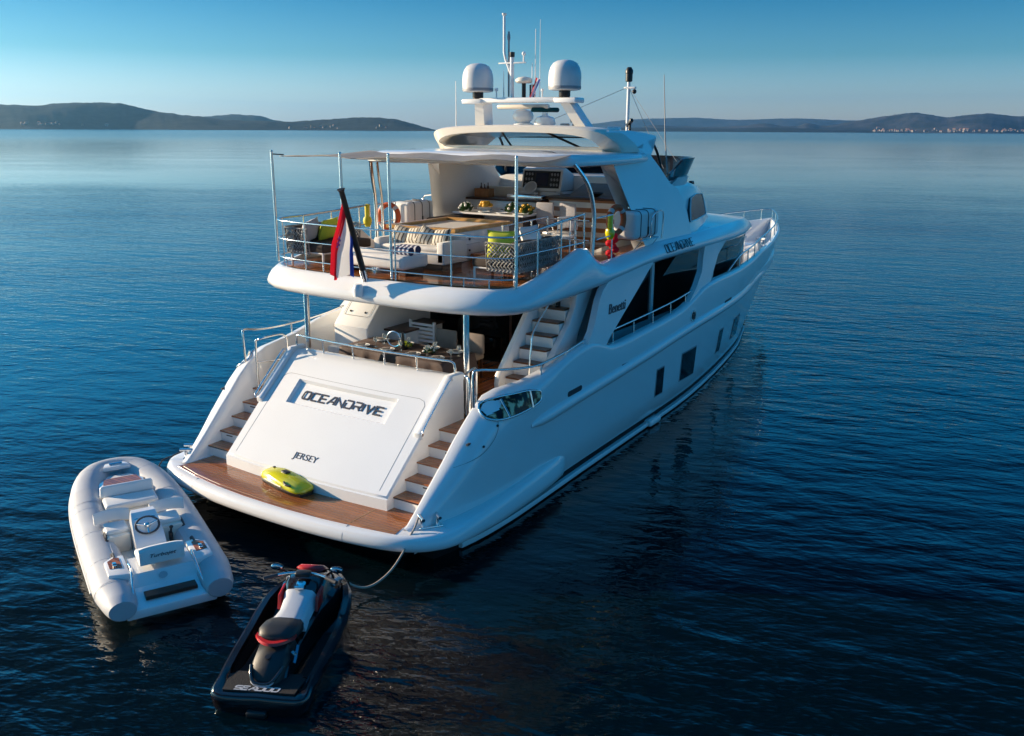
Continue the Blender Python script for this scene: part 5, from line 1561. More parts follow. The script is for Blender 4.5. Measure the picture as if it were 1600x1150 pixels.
for x, y, lb in ((-2.74, 7.42, "yellow lifebuoy light clipped to the port rail"), (2.68, 8.34, "yellow lifebuoy light clipped beside the starboard canopy leg")):
    g = G(); t = root("buoy_light", lb, "light", (x, y, 4.42), 0, "yellow lifebuoy lights")
    g = G(); g.lathe([(.05, -.06), (.085, 0), (.10, .08), (.075, .15), (0, .16)], n=14); part("float", g, 'yellow' if x > 0 else 'yellowmat', t, 50)
    g = G(); g.lathe([(.055, .16), (.055, .42), (0, .43)], n=12); part("lamp_tube", g, 'yellow' if x > 0 else 'yellowmat', t, 50)

# ---- ensign
t = root("ensign_staff", "black flagstaff leaning aft from a chrome socket on the fascia", "flagstaff", (0, 4.15, 3.80))
d_ = (Vector((-.05, 3.76, 5.45)) - Vector((0, 4.23, 3.86))).normalized()
o_ = Vector((0, .08, .06))
g = G(); g.tube([o_ + d_ * .15, o_ + d_ * .2, o_ + d_ * 1.62, o_ + d_ * 1.66], [.062, .056, .046, .072], 14); part("staff", g, 'black', t, 50)
g = G(); g.tube([o_ - d_ * .1, o_ + d_ * .2], .066, 14); part("socket", g, 'steel', t, 50)
g = G(); g.lathe([(0, -.14), (.09, -.14), (.10, -.02), (.08, .04), (.06, .07), (0, .075)], (.0, -.12, -.05), 16); part("socket_base", g, 'gel', t, 50)
B0 = Vector((0, 4.23, 3.86))
def flag_mesh(cols_rng, name, m, parent, W_=None):
    pass
flag = root("ensign", "red white and blue ensign with a small crest hanging from the black flagstaff", "flag", (-.05, 3.9, 5.3))
nU, nV = 34, 24
def fpt(u, v):
    """u down the cloth (0 = at the hoist), v along the hoist (0 top .. 1 bottom)"""
    h = B0 + d_ * (1.52 - .62 * v)
    drop = u * (1.28 - .42 * v)
    fold = math.sin(v * 11 + .6) * .05 * min(1, u * 2.5)
    w_ = (v - .5)
    xc = h.x * (1 - min(1, u * 1.6)) + (-.13 + .33 * w_ - .05 * u + .05 * math.sin(v * 12) * u) * min(1, u * 1.6)
    return Vector((xc, h.y + fold * 1.5 + .20 * w_ * u - .03 * u, h.z - drop * (.98 + .10 * math.sin(v * 5 + .5) * u)))
for nm, a, b, m in (("red_stripe", 0, .42, 'redcloth'), ("white_stripe", .42, .60, 'whitecloth'), ("blue_stripe", .60, 1.0, 'bluecloth')):
    g = G(); rows = []
    for i in range(nU + 1):
        rows.append([fpt(i / nU, a + (b - a) * j / 8) for j in range(9)])
    g.loft(rows, ringclosed=False)
    OFF[flag.name] = Vector((-.05, 3.9, 5.3))
    part(nm, g, m, flag, 70, recalc=True)
g = G()
for i in range(5):
    for j in range(4):
        if (i + j) % 2 == 0:
            u0, v0 = .38 + i * .034, .30 + j * .035
            q = [fpt(u0, v0), fpt(u0 + .034, v0), fpt(u0 + .034, v0 + .035), fpt(u0, v0 + .035)]
            g.quad(*[p + Vector((.004, -.008, 0)) for p in q])
part("crest", g, 'bluecloth', flag, 0)
# courtesy flag on the mast
cf = root("courtesy_flag", "small red white and blue flag on a halyard under the starboard dome", "flag", (.40, 9.3, 7.42))
for k, (a, b, m) in enumerate(((0, .34, 'redcloth'), (.34, .66, 'whitecloth'), (.66, 1, 'bluecloth'))):
    g = G(); rows = []
    for i in range(9):
        u = i / 8; rows.append([(-.30 * u * .55 + v * .10 * (1 - .3 * u) - .02, .03 * math.sin(9 * v + 3 * u) * u, .06 - .40 * u - .05 * v) for v in np.linspace(a, b, 4)])
    g.loft(rows, ringclosed=False); part(("red_stripe", "white_stripe", "blue_stripe")[k], g, m, cf, 60)

# ================================================================ cockpit table
t = root("cockpit_table", "cockpit dining table under a draped dark brown tablecloth", "table", (-.27, 5.62, 1.6))
g = G(); g.bx(-1.2, 1.2, -.46, .46, .64, .68); part("tabletop", g, 'darkwood', t, 0)
for x in (-.8, .8):
    g = G(); g.lathe([(.2, 0), (.2, .03), (.06, .05), (.06, .64), (0, .64)], (x, 0, 0), 14); part("pedestal", g, 'steel', t, 40)
g = G(); rings = []
N = 96
def cl(i, ex, z, wav):
    a = i / N; L_ = [1.25 + ex, .5 + ex]
    per = 2 * (2 * L_[0] + 2 * L_[1]); s_ = a * per
    segs = [((-L_[0], -L_[1]), (1, 0), 2 * L_[0]), ((L_[0], -L_[1]), (0, 1), 2 * L_[1]), ((L_[0], L_[1]), (-1, 0), 2 * L_[0]), ((-L_[0], L_[1]), (0, -1), 2 * L_[1])]
    for (p, d, l) in segs:
        if s_ <= l + 1e-9:
            n = (d[1], -d[0]); w_ = wav * (math.sin(s_ * 13) + .6 * math.sin(s_ * 29 + 1))
            return (p[0] + d[0] * s_ + n[0] * w_, p[1] + d[1] * s_ + n[1] * w_, z)
        s_ -= l
    return (-L_[0], -L_[1], z)
for ex, z, w_ in ((-.3, .70, 0), (0, .70, 0), (.012, .69, .002), (.02, .60, .012), (.035, .42, .024), (.045, .24, .032)):
    rings.append([cl(i, ex, z, w_) for i in range(N)])
g.loft(rings, caps=(True, False))
thing("tablecloth", g, 'cloth', "dark brown cloth draped over the cockpit table, hanging in folds", "tablecloth", (-.27, 5.62, 1.6), smooth=60)
CZ = 2.303
def plate_o(label, x, y, first=[None]):
    if first[0] is None:
        t = root("dinner_plate", label, "plate", (x, y, CZ), 0, "dinner plates on the cockpit table")
        g = G(); g.lathe([(0, 0), (.10, 0), (.16, .022), (.158, .03), (.10, .012), (0, .012)], n=24); part("plate", g, 'china', t, 50)
        g = G(); g.lathe([(0, .013), (.06, .013), (.11, .03), (.108, .037), (.06, .02), (0, .02)], n=20); part("side_dish", g, 'china', t, 50)
        g = G(); g.box((0, 0, .045), (.14, .08, .03), rz=.4, bev=.012); part("napkin", g, 'taupe', t, 40)
        first[0] = t; return t
    t = copy_tree(first[0]); t.location = (x, y, CZ); t["label"] = label; return t
def glass_o(label, x, y, first=[None]):
    if first[0] is None:
        g = G(); g.lathe([(0, 0), (.038, 0), (.036, .004), (.006, .012), (.005, .09), (.03, .11), (.042, .15), (.036, .20), (.034, .20), (.04, .15), (.028, .114), (0, .10)], n=16)
        first[0] = thing("wine_glass", g, 'clear', label, "wine glass", (x, y, CZ), group="wine glasses on the cockpit table"); return first[0]
    t = first[0].copy(); C.objects.link(t); t.location = (x, y, CZ); t["label"] = label; return t
nm5 = ("at the port end", "left of the middle", "right of the middle", "at the starboard end")
for k, x in enumerate((-1.15, -.52, .12, .68)):
    plate_o("white dinner plate with napkin, front row, %s of the cockpit table" % nm5[k], x, 5.33)
    glass_o("wine glass, front row, %s of the cockpit table" % nm5[k], x + .25, 5.45)
    plate_o("white dinner plate with napkin, back row, %s of the cockpit table" % nm5[k], x, 5.92)
    glass_o("wine glass, back row, %s of the cockpit table" % nm5[k], x + .22, 5.75)
g = G(); g.lathe([(0, 0), (.09, 0), (.11, .02), (.03, .05), (.03, .22), (.02, .3), (.028, .31), (0, .31)], n=16)
thing("bottle", g, 'black', "dark round bottle in the middle of the cockpit table", "bottle", (-.35, 5.62, CZ))
g = G(); g.tube([(.17 * math.cos(a), 0, .17 + .15 * math.sin(a)) for a in np.linspace(0, 2 * math.pi, 21)[:-1]], .016, 8, closed=True)
thing("table_decoration", g, 'steel', "round silver hoop decoration in the centre of the cockpit table", "decoration", (-.55, 5.6, CZ))
leafy("flower_arrangement", "small bunch of green and white flowers on the cockpit table", (.30, 5.62, CZ), .13, 'green', 'china', 50)
leafy("flower_arrangement", "lime green bunch of leaves beside the hoop on the cockpit table", (-.38, 5.78, CZ), .11, 'lime', 'green', 40)
# slatted white chair and lounge furniture behind the table
t = root("slatted_chair", "white wooden chair with slatted back behind the cockpit table", "chair", (-.85, 6.62, 1.6), R(180))
g = G(); g.box((0, 0, .44), (.6, .5, .05), bev=.01); part("seat", g, 'gel', t, 0)
g = G()
for k in range(5): g.box((0, -.25, .56 + k * .085), (.6, .025, .055), bev=.006, seg=1)
for x in (-.31, .31): g.bx(x - .025, x + .025, -.275, -.225, .42, .98)
part("slatted_back", g, 'gel', t, 0)
for a in (-.28, .28):
    for b in (-.22, .22):
        g = G(); g.bx(a - .02, a + .02, b - .02, b + .02, 0, .42); part("leg", g, 'gel', t, 0)
for x, y, rz, lb in ((-.2, 6.6, 180, "brown cushioned chair behind the cockpit table, next to the slatted chair"), (.45, 6.62, 180, "brown cushioned chair behind the cockpit table at the starboard end")):
    t = root("dining_chair", lb, "chair", (x, y, 1.6), R(rz), "brown chairs behind the cockpit table")
    g = G(); g.box((0, 0, .44), (.52, .5, .1), bev=.03); part("seat", g, 'taupe', t, 40)
    g = G(); g.box((0, -.24, .68), (.52, .06, .4), bev=.03); part("backrest", g, 'taupe', t, 40)
    for a in (-.22, .22):
        for b in (-.2, .2):
            g = G(); g.bx(a - .02, a + .02, b - .02, b + .02, 0, .42); part("leg", g, 'darkwood', t, 0)
t = root("coffee_table", "low dark wooden table near the salon door", "table", (-.35, 7.35, 1.6))
g = G(); g.box((0, 0, .44), (1.0, .6, .05), bev=.01); part("tabletop", g, 'darkwood', t, 0)
for a in (-.45, .45):
    for b in (-.25, .25):
        g = G(); g.bx(a - .03, a + .03, b - .03, b + .03, 0, .42); part("leg", g, 'wood', t, 0)

# ================================================================ sea scooter on the platform
t = root("sea_scooter", "lime yellow underwater scooter lying on the teak swim platform", "sea scooter", (-.18, 2.30, .612), R(-12))
g = G(); rings = []
for x, w, z0, z1 in ((-.60, .10, .06, .12), (-.56, .17, .03, .18), (-.45, .215, .02, .235), (-.2, .235, .02, .26), (.05, .235, .02, .25), (.2, .23, .02, .235), (.38, .215, .02, .20), (.52, .185, .03, .17), (.58, .13, .05, .13)):
    ring = []
    for k in range(20):
        a = 2 * math.pi * k / 20; c_, s_ = math.cos(a), math.sin(a)
        ring.append((x, w * abs(c_) ** .8 * (1 if c_ > 0 else -1), (z0 + z1) / 2 + (z1 - z0) / 2 * abs(s_) ** .85 * (1 if s_ > 0 else -1)))
    rings.append(ring)
g.loft(rings); part("body", g, 'yellow', t, 60)
g = G(); rings = []
for x, w, z in ((-.60, .11, .05), (-.45, .222, .07), (-.2, .242, .08), (.1, .242, .08), (.38, .222, .075), (.58, .14, .06)):
    rings.append([(x, -w, z), (x, -w * .8, .0), (x, w * .8, .0), (x, w, z), (x, w * .9, z + .02), (x, -w * .9, z + .02)])
g.loft(rings); part("keel", g, 'black', t, 40)
g = G(); g.box((-.02, 0, .262), (.15, .10, .03), bev=.01); part("display", g, 'black', t, 30)
for s in (1, -1):
    g = G(); g.tube(spline([(.22, s * .19, .20), (.32, s * .225, .19), (.42, s * .20, .185)], 4), .018, 8); part("handle", g, 'black', t, 50)
    g = G(); g.tube(spline([(-.3, s * .238, .13), (0, s * .243, .12), (.2, s * .24, .12)], 4), .012, 6); part("trim", g, 'black', t, 50)
g = G(); g.lathe([(0, 0), (.025, 0), (.025, .012), (0, .014)], (-.38, 0, .244), 12); part("cap", g, 'black', t, 40)

# ================================================================ tender
T = root("tender_boat", "white rigid inflatable tender with centre console floating beside the swim platform", "inflatable boat", (.53, -.64, 0.0), 1.116)
T.scale = (1.05, .86, .85)
def tp(nm, g, m, parent=None, smooth=45): return part(nm, g, m, parent or T, smooth)
cl_ = [(-.60, -.30, .36), (-.615, .3, .36), (-.62, 1.2, .37), (-.62, 2.4, .39), (-.60, 3.4, .43), (-.54, 4.2, .48), (-.42, 4.85, .53), (-.26, 5.22, .56), (0, 5.32, .57)]
full = cl_ + [(-x, y, z) for x, y, z in reversed(cl_[:-1])]
sp = spline(full, 5); n = len(sp)
rad_ = []
for p in sp:
    rad_.append(.255 if p.y > .25 else .255 - .05 * ((.25 - p.y) / .5))
g = G(); ends = [Vector((-.595, -.50, .35))]; 
g.tube([Vector((-.597, -.44, .35))] + sp + [Vector((.597, -.44, .35))], [.165] + rad_ + [.165], 20); tube_ = tp("inflatable_tube", g, 'hyp', None, 60)
for s in (1, -1):
    g = G(); g.lathe([(0, -.448), (.15, -.448), (.165, -.435), (.0, -.434)], (s * .597, 0, .35), 20, 'y'); tp("end_cap", g, 'hyppatch', tube_, 40)
    for y in (.95, 1.85, 2.75):
        x = .62 - .10; g = G()
        g.tube(spline([(s * x, y - .13, .37 + .235), (s * x, y - .10, .66), (s * x, y + .10, .66), (s * x, y + .13, .37 + .24)], 3), .017, 6)
        g.box((s * (x), y, .612), (.05, .34, .02), bev=.008); tp("grab_handle", g, 'rubber', tube_, 40)
    g = G(); rings = []
    for y in np.linspace(3.5, 4.1, 5):
        cx = float(np.interp(y, [3.4, 4.2], [.60, .54])); cz = float(np.interp(y, [3.4, 4.2], [.43, .48]))
        rings.append([(s * (cx + .2585 * math.cos(a)), y, cz + .2585 * math.sin(a)) for a in np.linspace(.5, 2.6, 9)])
    g.loft(rings, ringclosed=False); tp("chafe_patch", g, 'hyppatch', tube_, 60)
for s in (1, -1):
    g = G(); side = [q for q in sp if q.x * s < 0.0 or abs(q.x) < .01]
    off_ = []
    for i, q in enumerate(side):
        a = side[max(i - 1, 0)]; b = side[min(i + 1, len(side) - 1)]; t_ = (b - a).normalized(); n_ = Vector((t_.y, -t_.x, 0))
        if n_.x * -s < 0 and abs(q.x) > .2: n_ = -n_
        if n_.y < -.3: n_ = -n_
        if q.y > .4: off_.append(q + n_ * .25 + Vector((0, 0, -.04)))
    g.tube(off_, .022, 6); tp("rub_strake", g, 'hyppatch', tube_, 60)
for k in (4, 9, 14, 19, 24, 31, 36, 41, 46, 51):
    q = sp[k]; a = sp[k - 1]; b = sp[k + 1]; t_ = (b - a).normalized(); u_ = t_.cross(Vector((0, 0, 1))).normalized(); v_ = u_.cross(t_)
    g = G(); g.tube([q + (u_ * math.cos(c_) + v_ * math.sin(c_)) * .2535 for c_ in np.linspace(0, 2 * math.pi, 25)[:-1]], .0035, 4, closed=True); tp("tube_seam", g, 'hyppatch', tube_, 60)
# hull and floor
g = G(); rings = []
for y, w, z in ((-.12, .50, .10), (.6, .52, .08), (2, .52, .06), (3.4, .48, .08), (4.4, .34, .16), (5.1, .08, .34)):
    rings.append([(-w, y, z + .26), (-w, y, z), (0, y, z - .3), (w, y, z), (w, y, z + .26)])
g.loft(rings); tp("hull", g, 'gel', None, 40)
g = G(); rings = []
for y, w, z in ((.9, .42, .345), (2, .44, .345), (3.2, .42, .35), (3.3, .42, .37)): rings.append([(-w, y, z), (w, y, z)])
g.loft(rings, ringclosed=False); tp("floor", g, 'cream', None, 30)
# inner liner sides
for s in (1, -1):
    g = G(); rings = []
    for y, x in ((.4, .44), (1.5, .45), (2.8, .45), (3.8, .42), (4.5, .32), (4.9, .2)):
        rings.append([(s * x, y, .34), (s * (x - .02), y, .56), (s * (x + .05), y, .60), (s * (x + .1), y, .56)])
    g.loft(rings, ringclosed=False); tp("liner", g, 'hyppatch', None, 50)
# bow: step pad, cushion bow cap
g = G(); g.prism([(-.40, 3.72), (.40, 3.72), (.34, 4.35), (.16, 4.72), (-.16, 4.72), (-.34, 4.35)], .36, .68, bev=.02); bl_ = tp("bow_locker", g, 'gel', None, 30)
g = G(); g.prism([(-.33, 3.84), (.33, 3.84), (.25, 4.52), (-.25, 4.52)], .68, .692); tp("teak_step", g, 'teak', bl_, 0)
g = G(); g.prism([(-.22, 4.9), (.22, 4.9), (.16, 5.15), (-.16, 5.15)], .70, .80, bev=.03); tp("bow_plate", g, 'gel', None, 40)
g = G(); g.tube([(-.1, 5.0, .82), (.1, 5.0, .82)], .025); tp("bow_cleat", g, 'steel', None, 40)
# forward bench
g = G(); g.bx(-.38, .38, 3.02, 3.62, .35, .58, .02); fb = tp("bench", g, 'cream', None, 30)
g = G(); g.box((0, 3.28, .64), (.76, .50, .13), bev=.045, seg=3); tp("seat_cushion", g, 'vinyl', fb, 50)
g = G(); g.box((0, 3.64, .76), (.78, .11, .24), rx=-.25, bev=.05, seg=3); tp("backrest", g, 'vinyl', fb, 50)
for x in (-.26, .24):
    g = G(); g.lathe([(0, -.005), (.085, -.005), (.085, -.015), (.06, -.017), (0, -.012)], (x, 3.02, .47), 16, 'y'); tp("speaker", g, 'hyppatch', fb, 40)
g = G(); g.box((.02, 3.01, .46), (.05, .03, .16), bev=.008); tp("latch", g, 'rubber', fb, 30)
# jockey seats and console
for s in (1, -1):
    g = G(); g.box((s * .36, 1.95, .50), (.32, .5, .32), bev=.03); js = tp("side_seat", g, 'cream', None, 40)
    g = G(); g.box((s * .36, 2.02, .69), (.30, .42, .08), bev=.03, seg=3); tp("cushion", g, 'vinyl', js, 50)
    g = G(); rings = []
    for a in np.linspace(-1, 1, 11): rings.append([(s * .38 + a * .24, 2.30 - .10 * a * a + d, .72 + z) for d, z in ((0, .0), (.02, .16), (.06, .2), (.10, .16), (.10, 0))])
    g.loft(rings); tp("backrest", g, 'vinyl', js, 60)
g = G(); rings = []
for z, y0, y1, w in ((.34, 1.05, 2.05, .2), (.62, 1.2, 2.02, .2), (.76, 1.36, 1.98, .195), (.90, 1.62, 1.96, .18), (1.0, 1.78, 1.92, .165)):
    rings.append([(-w, y0, z), (w, y0, z), (w * .92, y1, z), (-w * .92, y1, z)])
g.loft(rings); co = tp("console", g, 'gel', None, 30)
g = G(); g.box((0, 1.655, .895), (.30, .24, .02), rx=.62, bev=.006); cp = tp("instrument_panel", g, 'black', co, 30)
for x in (-.1, .1):
    g = G(); g.lathe([(.045, 0), (.05, .015), (0, .016)], n=12, mtx=Matrix.Translation((x, 1.64, .893)) @ Matrix.Rotation(.62, 4, 'X')); tp("gauge", g, 'steel', cp, 40)
wm_ = Matrix.Translation((0, 1.42, .88)) @ Matrix.Rotation(R(48), 4, 'X')
g = G(); g.tube([wm_ @ Vector((.155 * math.cos(a), .155 * math.sin(a), 0)) for a in np.linspace(0, 2 * math.pi, 25)[:-1]], .017, 8, closed=True); sw = tp("steering_wheel", g, 'rubber', co, 60)
g = G()
for a in (-90, 20, 160): g.tube([wm_ @ Vector((0, 0, -.02)), wm_ @ Vector((.15 * math.cos(R(a)), .15 * math.sin(R(a)), 0))], [.02, .02], 8)
g.ball(wm_ @ Vector((0, 0, 0)), .05, 10)
g.tube([wm_ @ Vector((0, 0, -.14)), wm_ @ Vector((0, 0, .01))], .035, 10); tp("spokes", g, 'steel', sw, 50)
g = G(); g.box((.30, 1.45, .56), (.05, .12, .18), bev=.015); g.tube([(.30, 1.43, .64), (.30, 1.35, .78)], .015); g.ball((.30, 1.34, .79), .03, 8); tp("throttle", g, 'black', co, 40)
g = G(); g.bx(-.12, .02, 1.12, 1.13, .52, .58); tp("badge", g, 'wood', co, 0)
# helm seat and engine box
g = G(); rings = []
for y, z, w in ((-.38, .30, .50), (-.30, .34, .50), (.05, .44, .50), (.18, .62, .40), (.75, .64, .38), (.85, .58, .36), (.9, .35, .40)): rings.append([(-w, y, .18), (-w, y, z), (w, y, z), (w, y, .18)])
g.loft(rings); eb = tp("engine_box", g, 'gel', None, 25)
g = G(); g.box((0, .52, .74), (.56, .46, .12), bev=.045, seg=3); tp("seat_cushion", g, 'vinyl', eb, 50)
g = G(); rings = []
for x in np.linspace(-.28, .28, 9):
    q = 1 - .1 * (abs(x) / .28) ** 4; rings.append([(x, .30, .70), (x, .16, .74), (x, .15, .74 + .24 * q), (x, .20, .74 + .29 * q), (x, .28, .74 + .27 * q), (x, .34, .72)])
g.loft(rings); bk = tp("backrest", g, 'vinyl', eb, 50)
g = text_g("Turbojet", .085, .003, .35, 1.1); g.xf(frame_mtx((.0, .148, .88), (1, 0, 0), (0, 0, 1))); tp("lettering", g, 'letter', bk, 0)
for s in (1, -1):
    g = G(); g.prism([(s * .40, .15), (s * .66, .25), (s * .66, .78), (s * .52, .95), (s * .40, .9)], .52, .665, bev=.03); sd = tp("quarter_deck", g, 'gel', None, 40)
    g = G(); g.prism([(s * .47, .42), (s * .62, .46), (s * .62, .74), (s * .53, .84), (s * .47, .8)], .665, .675); tp("teak_pad", g, 'teak', sd, 0)
    g = G(); g.box((s * .55, .55, .69), (.05, .14, .03), bev=.01); tp("cleat", g, 'steel', sd, 30)
    g = G(); g.tube(spline([(s * .40, .40, .72), (s * .39, .2, .72), (s * .42, -.1, .50), (s * .43, -.28, .42), (s * .43, -.33, .35)], 4), .014, 6); tp("grab_rail", g, 'steel', eb, 60)
g = G(); g.prism([(-.30, -.30), (.34, -.30), (.34, -.10), (-.30, -.10)], .36, .43, bev=.01)
g.xf(Matrix.Translation((0, 0, 0))); tp("boarding_pad", g, 'darkwood', eb, 0)
g = text_g("T/T OCEANDRIVE", .075, .003, 0, 1.1); g.xf(frame_mtx((0, -.388, .25), (1, 0, 0), (0, .05, 1))); tp("stern_lettering", g, 'letter', eb, 0)
g = G(); g.bx(-.56, .56, -.42, -.2, .14, .30, .03); tp("stern_platform", g, 'gel', eb, 40)
g = G(); g.lathe([(0, 0), (.05, 0), (.055, .012), (0, .014)], n=14, mtx=Matrix.Translation((-.02, .10, .54)) @ Matrix.Rotation(1.0, 4, 'X')); tp("fuel_cap", g, 'hyppatch', eb, 40)

# ================================================================ jet ski
J = root("jet_ski", "black jet ski with silver and black seat and red trim, moored behind the platform", "jet ski", (3.38, -1.62, -.06), .462)
J.scale = (1.0, .86, .9)
def jp(nm, g, m, parent=None, smooth=45): return part(nm, g, m, parent or J, smooth)
#        y,   w,   gunwale z, foot z, spine half w, spine z
JS = [(0.0, .40, .24, .24, .30, .24), (.015, .49, .29, .29, .30, .29), (.05, .545, .32, .318, .30, .32), (.12, .575, .338, .324, .30, .326), (.35, .57, .37, .30, .26, .34), (.55, .585, .39, .22, .24, .46), (.9, .60, .42, .18, .24, .50), (1.4, .61, .46, .18, .25, .54), (1.8, .61, .52, .20, .30, .62),
      (2.05, .59, .58, .30, .40, .70), (2.3, .54, .62, .50, .42, .76), (2.6, .44, .63, .60, .36, .74), (2.85, .30, .61, .60, .24, .66), (3.0, .16, .56, .56, .12, .58), (3.06, .05, .5, .5, .03, .51)]
g = G(); rings = []
for y, w, gz, fz, sw_, sz in JS:
    kz = -.12 if y < 2.4 else -.12 + (y - 2.4) / .66 * .5
    inn = min(.10, w * .25); fw = max(w - inn - .04, sw_ + .005)
    h_ = [(0, y, kz), (w * .8, y, kz + .12), (w * .97, y, max(gz - .22, kz + .16)), (w + .012, y, gz - .08), (w + .005, y, gz - .03), (w - .03, y, gz), (w - inn, y, gz - .005), (fw, y, min(fz, gz) + .0), (sw_ + .002, y, fz), (sw_ * .9, y, sz * .93 if sz > fz + .02 else sz), (sw_ * .6, y, sz), (0, y, sz + .01)]
    rings.append([(-p[0], p[1], p[2]) for p in reversed(h_[1:-1])] + h_)
g.loft(rings); jh = jp("hull", g, 'jetblack', None, 40)
g = G(); g.prism([(-.42, .07), (.42, .07), (.46, .42), (.40, .45), (.40, .5), (-.40, .5), (-.40, .45), (-.46, .42)], .325, .352); jp("rear_mat", g, 'jetmat', jh, 0)
for s in (1, -1):
    g = G(); rings = [[(s * .29, y, z + .01), (s * .45, y, z + .01)] for y, z in ((.62, .23), (.9, .185), (1.4, .185), (1.8, .205))]
    g.loft(rings, ringclosed=False); jp("footwell_mat", g, 'jetmat', jh, 30)
g = block_text("SEADOO", .070, .10, .02, .018, .004, .18); g.xf(frame_mtx((-.03, .125, .3535), (1, 0, 0), (0, 1, 0))); jp("deck_lettering", g, 'hyppatch', jh, 0)
# rear body
g = G(); rings = []
for y, w, z in ((.22, .10, .36), (.26, .16, .42), (.36, .19, .52), (.52, .205, .62), (.72, .21, .69), (.95, .2, .70)):
    rings.append([(-w, y, .33), (-w, y, .33 + (z - .33) * .55), (-w * .78, y, z - .03), (0, y, z), (w * .78, y, z - .03), (w, y, .33 + (z - .33) * .55), (w, y, .33)])
g.loft(rings); rbod = jp("rear_body", g, 'seatblack', None, 50)
g = G(); g.lathe([(0, 0), (.035, 0), (.035, .01), (0, .012)], n=14, mtx=Matrix.Translation((0, .47, .60)) @ Matrix.Rotation(R(32), 4, 'X')); jp("badge", g, 'black', rbod, 40)
g = G(); g.tube(spline([(-.19, .42, .50), (-.15, .28, .44), (-.08, .20, .385), (.08, .20, .385), (.15, .28, .44), (.19, .42, .50)], 4), .022, 8); jp("rear_trim", g, 'jetblack', rbod, 60)
g = G(); g.tube(spline([(-.14, .25, .42), (-.09, .185, .37), (.09, .185, .37), (.14, .25, .42)], 3), .012, 6); jp("reflector", g, 'hyp', rbod, 60)
g = G(); rings = []
for a in np.linspace(-1, 1, 13):
    y = .80 - .20 * (1 - a * a) ; rings.append([(a * .24, y - .045, .70), (a * .24, y - .03, .735), (a * .24, y + .04, .735), (a * .24, y + .05, .70)])
g.loft(rings); jp("grab_handle", g, 'red', rbod, 60)
# seat
def seat(secs_, m, nm):
    g = G(); rings = []
    for y, w, z in secs_:
        rings.append([(-w, y, z - .16), (-w * 1.02, y, z - .07), (-w * .85, y, z - .015), (-w * .4, y, z), (w * .4, y, z), (w * .85, y, z - .015), (w * 1.02, y, z - .07), (w, y, z - .16)])
    g.loft(rings); return jp(nm, g, m, None, 60)
seat([(.70, .14, .76), (.76, .2, .80), (.9, .235, .825), (1.06, .235, .80), (1.18, .215, .765), (1.22, .21, .755)], 'seatblack', "rear_seat")
g = G(); rings = []
for y, w, z in ((1.20, .19, .765), (1.3, .18, .75), (1.5, .16, .765), (1.7, .17, .82), (1.82, .19, .87)):
    rings.append([(-w * 1.25, y, z - .2), (-w * 1.1, y, z - .07), (-w * .85, y, z - .012), (-w * .4, y, z), (w * .4, y, z), (w * .85, y, z - .012), (w * 1.1, y, z - .07), (w * 1.25, y, z - .2)])
g.loft(rings); jp("front_seat", g, 'seatgrey', None, 60)
# console, hood, bars
g = G(); rings = []
for y, w, z in ((1.78, .20, .84), (1.95, .24, .93), (2.12, .25, .97), (2.3, .27, .93), (2.55, .24, .84), (2.8, .16, .72), (2.95, .08, .62)):
    rings.append([(-w * 1.2, y, .52), (-w * 1.1, y, z - .12), (-w * .8, y, z - .02), (0, y, z), (w * .8, y, z - .02), (w * 1.1, y, z - .12), (w * 1.2, y, .52)])
g.loft(rings); hd2 = jp("hood", g, 'jetblack', None, 50)
g = G(); rings = []
for y, w, z in ((2.28, .10, .955), (2.34, .20, .985), (2.42, .22, .96), (2.5, .20, .915), (2.6, .14, .87)): rings.append([(-w, y, z - .05), (-w * .7, y, z), (w * .7, y, z), (w, y, z - .05)])
g.loft(rings); jp("hood_panel", g, 'red', hd2, 60)
for s in (1, -1):
    g = G(); g.prism([(1.66, .62), (1.72, .82), (1.98, .86), (2.1, .66)], s * .225, s * .265, axis='x', bev=.01); jp("side_panel", g, 'red', hd2, 30)
    g = G(); g.tube([(s * .26, 2.2, .92), (s * .34, 2.16, 1.0)], .018, 6); g.ball((s * .40, 2.16, 1.03), .09, 12, (1, .35, .62)); mi = jp("mirror", g, 'jetblack', hd2, 60)
    g = G(); g.ball((s * .40, 2.135, 1.03), .082, 12, (1, .2, .6)); jp("mirror_glass", g, 'mirrorblue', mi, 60)
g = G(); g.tube(spline([(-.46, 1.84, 1.0), (-.30, 1.94, 1.02), (-.12, 2.02, 1.02), (.12, 2.02, 1.02), (.30, 1.94, 1.02), (.46, 1.84, 1.0)], 4), .02, 8); hbx = jp("handlebar", g, 'steel', None, 60)
for s in (1, -1):
    g = G(); g.tube([(s * .32, 1.92, 1.02), (s * .48, 1.825, 1.0)], .03, 8); jp("grip", g, 'rubber', hbx, 60)
    g = G(); g.tube([(s * .26, 1.99, 1.02), (s * .38, 1.93, 1.0)], .012, 6); jp("lever", g, 'steel', hbx, 60)
g = G(); g.box((0, 1.99, 1.03), (.2, .14, .07), bev=.025); jp("bar_pad", g, 'black', hbx, 50)
g = G(); g.lathe([(.05, 0), (.062, .012), (.05, .02), (0, .014)], n=16, mtx=Matrix.Translation((.0, 1.88, .925)) @ Matrix.Rotation(.5, 4, 'X')); jp("gauge", g, 'chrome', hd2, 50)
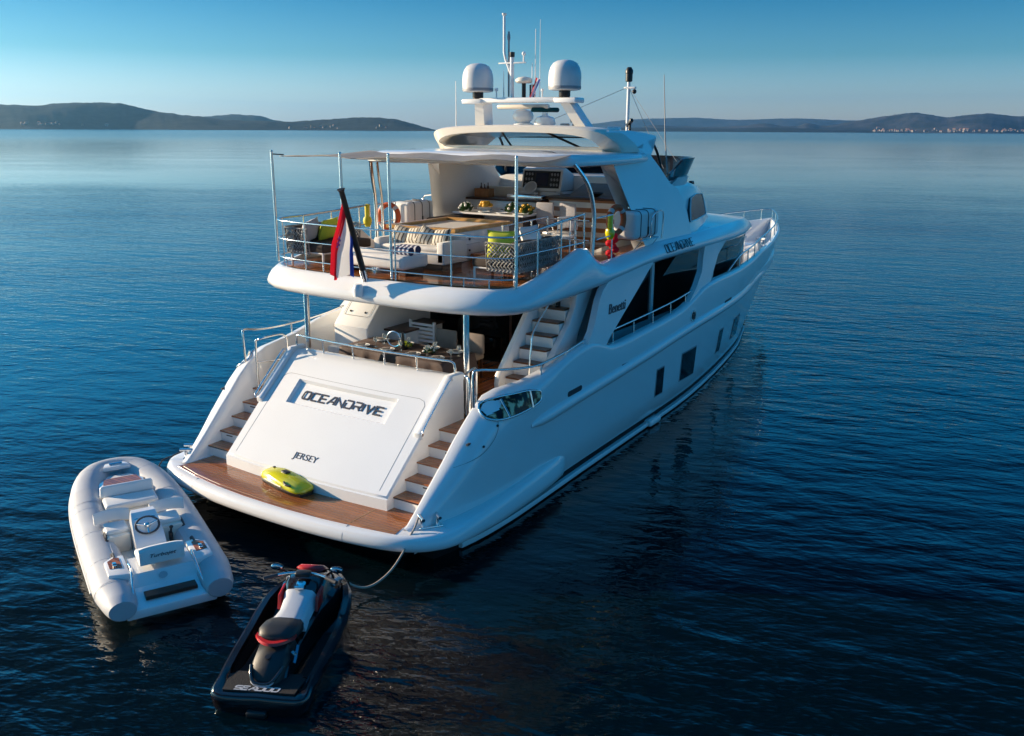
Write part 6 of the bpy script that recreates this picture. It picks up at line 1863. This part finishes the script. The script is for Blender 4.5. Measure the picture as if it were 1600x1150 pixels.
g = G(); g.tube([(-.06, 1.80, .90), (.06, 1.80, .90)], .03, 8); jp("tow_hook", g, 'steel', hd2, 50)
for s in (1, -1):
    g = G(); g.prism([(2.25, .70), (2.30, .80), (2.55, .72), (2.72, .60), (2.6, .60)], s * .30, s * .335, axis='x', bev=.01); jp("bow_panel", g, 'hyppatch', hd2, 30)
for a, b in (((.255, .62, .60), (.255, .80, .44)), ((.255, .80, .60), (.255, .62, .44))):
    g = G(); g.tube([a, b], .025, 4); jp("side_decal", g, 'mirrorblue', rbod, 0)
g = G(); g.box((0, -.03, .09), (.24, .10, .10), bev=.03); jp("jet_nozzle", g, 'black', jh, 40)

# ================================================================ mooring lines
g = G()
g.tube(spline([(2.66, 2.24, .78), (2.68, 2.12, .66), (2.70, 1.98, .58), (2.71, 1.80, .40), (2.70, 1.52, .22), (2.64, 1.22, .12), (2.54, 1.02, .14), (2.40, .84, .30), (2.30, .76, .42)], 8), .016, 8)
thing("mooring_rope", g, 'rope', "pale mooring rope from the starboard platform cleat down to the jet ski", "rope", base=(2.66, 2.24, .78))
g = G()
g.tube(spline([(-2.74, 2.34, .76), (-2.95, 2.12, .64), (-3.06, 1.98, .56), (-3.0, 1.72, .30), (-2.80, 1.45, .20), (-2.62, 1.30, .45), (-2.56, 1.26, .60)], 8), .012, 6)
thing("mooring_rope", g, 'darkrope', "thin dark mooring line from the port platform cleat to the tender", "rope", base=(-2.74, 2.34, .76))

# ---------------------------------------------------------------- haze
HAZE = 5.8e-5
if HAZE:
    hz = bpy.data.materials.new("haze_air"); hz.use_nodes = True
    t = hz.node_tree; t.nodes.clear()
    oo = t.nodes.new("ShaderNodeOutputMaterial"); v = t.nodes.new("ShaderNodeVolumePrincipled")
    v.inputs["Color"].default_value = (0.28, 0.64, 1.0, 1)
    v.inputs["Density"].default_value = HAZE
    v.inputs["Anisotropy"].default_value = 0.65
    t.links.new(v.outputs[0], oo.inputs["Volume"])
    g = G(); g.bx(-15000, 15000, -15000, 15000, -4.5, 520)
    o = struct('haze', g, hz, smooth=0, kind='stuff')
